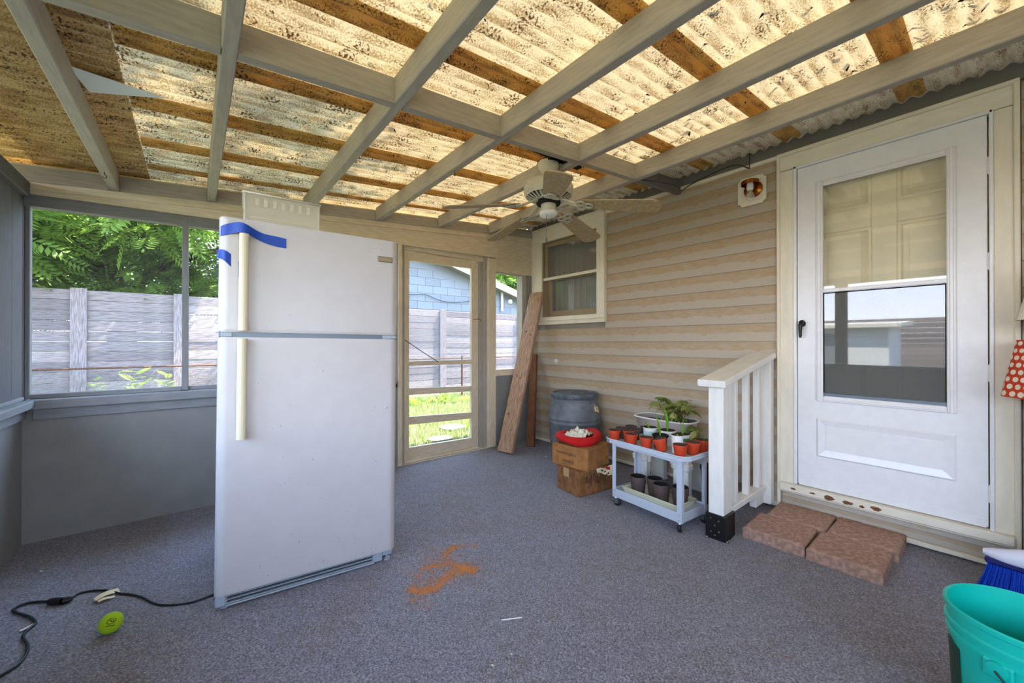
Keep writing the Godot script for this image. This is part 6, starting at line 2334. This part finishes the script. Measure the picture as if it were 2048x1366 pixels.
func build_trees(r: RandomNumberGenerator) -> void:
	var spray := spray_mesh(6, 0.36, 0.105)
	var fine := spray_mesh(5, 0.42, 0.15)
	# the big tree behind the fence, its limbs reaching over
	var t := thing("shade_tree", "large leafy tree spreading over the plank fence outside the window", "tree", "", Transform3D(Basis.IDENTITY, Vector3(-1.0, LAWN_Y, -9.4)))
	var s := Shape.new()
	limb(s, [Vector3(0, 0, 0), Vector3(0.05, 1.3, 0.05), Vector3(-0.1, 2.3, 0.0), Vector3(-0.5, 3.6, 0.2)], 0.22, 0.12)
	part(t, "trunk", s, M.bark_y)
	for l in [[Vector3(-0.05, 1.8, 0), Vector3(0.6, 2.5, 0.4), Vector3(1.5, 2.85, 0.9), Vector3(2.6, 3.2, 1.2)], [Vector3(-0.1, 2.2, 0), Vector3(-1.0, 3.1, 0.5), Vector3(-2.0, 3.6, 0.9)], [Vector3(-0.3, 2.9, 0.1), Vector3(0.3, 3.8, 0.9), Vector3(0.6, 4.4, 2.0)], [Vector3(0.0, 1.5, 0), Vector3(0.9, 1.95, 0.2), Vector3(1.9, 2.0, 0.5)]]:
		s = Shape.new()
		limb(s, l, 0.10, 0.03)
		part(t, "branch", s, M.bark_x)
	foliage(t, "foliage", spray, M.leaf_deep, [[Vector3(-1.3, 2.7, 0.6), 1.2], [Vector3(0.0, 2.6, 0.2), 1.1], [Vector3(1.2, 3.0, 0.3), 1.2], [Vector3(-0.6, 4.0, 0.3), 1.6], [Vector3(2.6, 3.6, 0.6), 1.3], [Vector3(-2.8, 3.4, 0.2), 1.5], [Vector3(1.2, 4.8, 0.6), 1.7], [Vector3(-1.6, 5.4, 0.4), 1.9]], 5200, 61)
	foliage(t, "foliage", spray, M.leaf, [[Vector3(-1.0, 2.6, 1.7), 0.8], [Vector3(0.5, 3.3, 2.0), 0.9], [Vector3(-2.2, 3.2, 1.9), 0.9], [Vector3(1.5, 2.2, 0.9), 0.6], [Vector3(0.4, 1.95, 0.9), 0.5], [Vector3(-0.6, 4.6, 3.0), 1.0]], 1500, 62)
	# a long limb overhangs the porch and shades the lower part of its roof
	s = Shape.new()
	limb(s, [Vector3(-0.3, 3.2, 0.1), Vector3(0.4, 4.6, 1.8), Vector3(1.1, 5.3, 4.0), Vector3(1.7, 5.6, 6.4)], 0.11, 0.03)
	part(t, "branch", s, M.bark_z)
	foliage(t, "foliage", spray, M.leaf, [[Vector3(0.6, 5.2, 5.2), 1.0], [Vector3(1.5, 5.4, 6.2), 1.15], [Vector3(2.4, 5.7, 7.0), 0.9], [Vector3(0.7, 5.3, 7.0), 1.0], [Vector3(1.6, 5.6, 8.2), 0.9]], 620, 66)
	# paler tree further back, in the gap by the mullion
	var u := thing("pale_tree", "paler green tree further back, seen past the window mullion", "tree", "", Transform3D(Basis.IDENTITY, Vector3(-1.6, LAWN_Y, -14.5)))
	s = Shape.new()
	limb(s, [Vector3(0, 0, 0), Vector3(0.1, 1.5, 0), Vector3(0, 3.2, 0)], 0.16, 0.08)
	part(u, "trunk", s, M.bark_y)
	foliage(u, "foliage", fine, M.leaf, [[Vector3(-0.9, 2.6, 0), 1.3], [Vector3(0.7, 2.9, 0.3), 1.4], [Vector3(-2.2, 2.4, -0.3), 1.2], [Vector3(0, 4.4, 0), 1.8]], 1700, 63)
	# tree behind the neighbouring house
	var v := thing("far_tree", "green tree rising behind the roof of the pale blue house", "tree", "", Transform3D(Basis.IDENTITY, Vector3(13.4, LAWN_Y, -17.0)))
	s = Shape.new()
	limb(s, [Vector3(0, 0, 0), Vector3(0.1, 2.0, 0), Vector3(0, 4.2, 0)], 0.22, 0.10)
	part(v, "trunk", s, M.bark_y)
	foliage(v, "foliage", fine, M.leaf, [[Vector3(0.2, 4.0, 0), 1.8], [Vector3(-1.2, 4.8, 0.3), 1.5], [Vector3(1.8, 4.4, 0), 1.6], [Vector3(0.4, 6.0, 0), 1.9], [Vector3(1.9, 2.6, 0.2), 1.3]], 2600, 64, 1.0, 1.5)
	# tree over the side yard
	var w := thing("yard_tree", "broad tree in the side yard beyond the outer wall", "tree", "", Transform3D(Basis.IDENTITY, Vector3(-8.0, LAWN_Y, -6.5)))
	s = Shape.new()
	limb(s, [Vector3(0, 0, 0), Vector3(0.1, 1.8, 0), Vector3(0.2, 3.6, 0)], 0.25, 0.12)
	part(w, "trunk", s, M.bark_y)
	foliage(w, "foliage", fine, M.leaf_deep, [[Vector3(0.2, 4.2, 0), 2.0], [Vector3(1.6, 3.9, 0.6), 1.6], [Vector3(-1.6, 4.4, 0), 1.7], [Vector3(0.4, 5.8, 0), 1.9]], 1800, 65, 1.0, 1.5)
	# weeds along the fences
	for e in [[270, 790, 0.30, "feathery green weed by the chain-link below the window"], [335, 786, 0.20, "low green weed by the chain-link beside the feathery one"], [190, 790, 0.16, "small yellow-green weed below the window post of the fence"]]:
		var p := on_z(e[0], e[1], -6.95)
		p.y = LAWN_Y
		var k := thing("weed", e[3], "weed", "", Transform3D(Basis.IDENTITY, p))
		s = Shape.new()
		s.tube([Vector3.ZERO, Vector3(0.01, 0.45, 0), Vector3(-0.01, 0.60 + e[2] * 0.6, 0)], [0.006, 0.005, 0.002], 6)
		part(k, "stem", s, M.leaf)
		for i in 10:
			var b := Basis(Vector3.UP, r.randf() * TAU) * Basis(Vector3(0, 0, 1), r.randf_range(0.0, 0.8))
			put(k, "leaf", spray, M.leaf, Transform3D(b.scaled(Vector3.ONE * e[2] * r.randf_range(1.4, 2.2)), Vector3(0, 0.42 + (0.02 + e[2] * 0.08) * i, 0)))
	for e in [[835, 805, 0.30, "bushy green weeds at the foot of the fence, left of the rusty post"], [893, 800, 0.30, "bushy green weeds at the foot of the fence beside the rusty post"], [938, 798, 0.20, "low green weeds at the foot of the fence past the rusty post"]]:
		var p := on_y(e[0], e[1] + 6, LAWN_Y)
		p.z = maxf(p.z, -7.0)
		var k := thing("weed_clump", e[3], "weeds", "", Transform3D(Basis.IDENTITY, Vector3(p.x, LAWN_Y, p.z)))
		for i in 26:
			var b := Basis(Vector3.UP, r.randf() * TAU) * Basis(Vector3(0, 0, 1), r.randf_range(0.2, 1.3))
			put(k, "leaf", spray, M.leaf if i % 3 else M.sprout, Transform3D(b.scaled(Vector3.ONE * e[2] * r.randf_range(1.2, 2.0)), Vector3(r.randfn(0, e[2] * 0.35), 0.02, r.randfn(0, 0.05))))
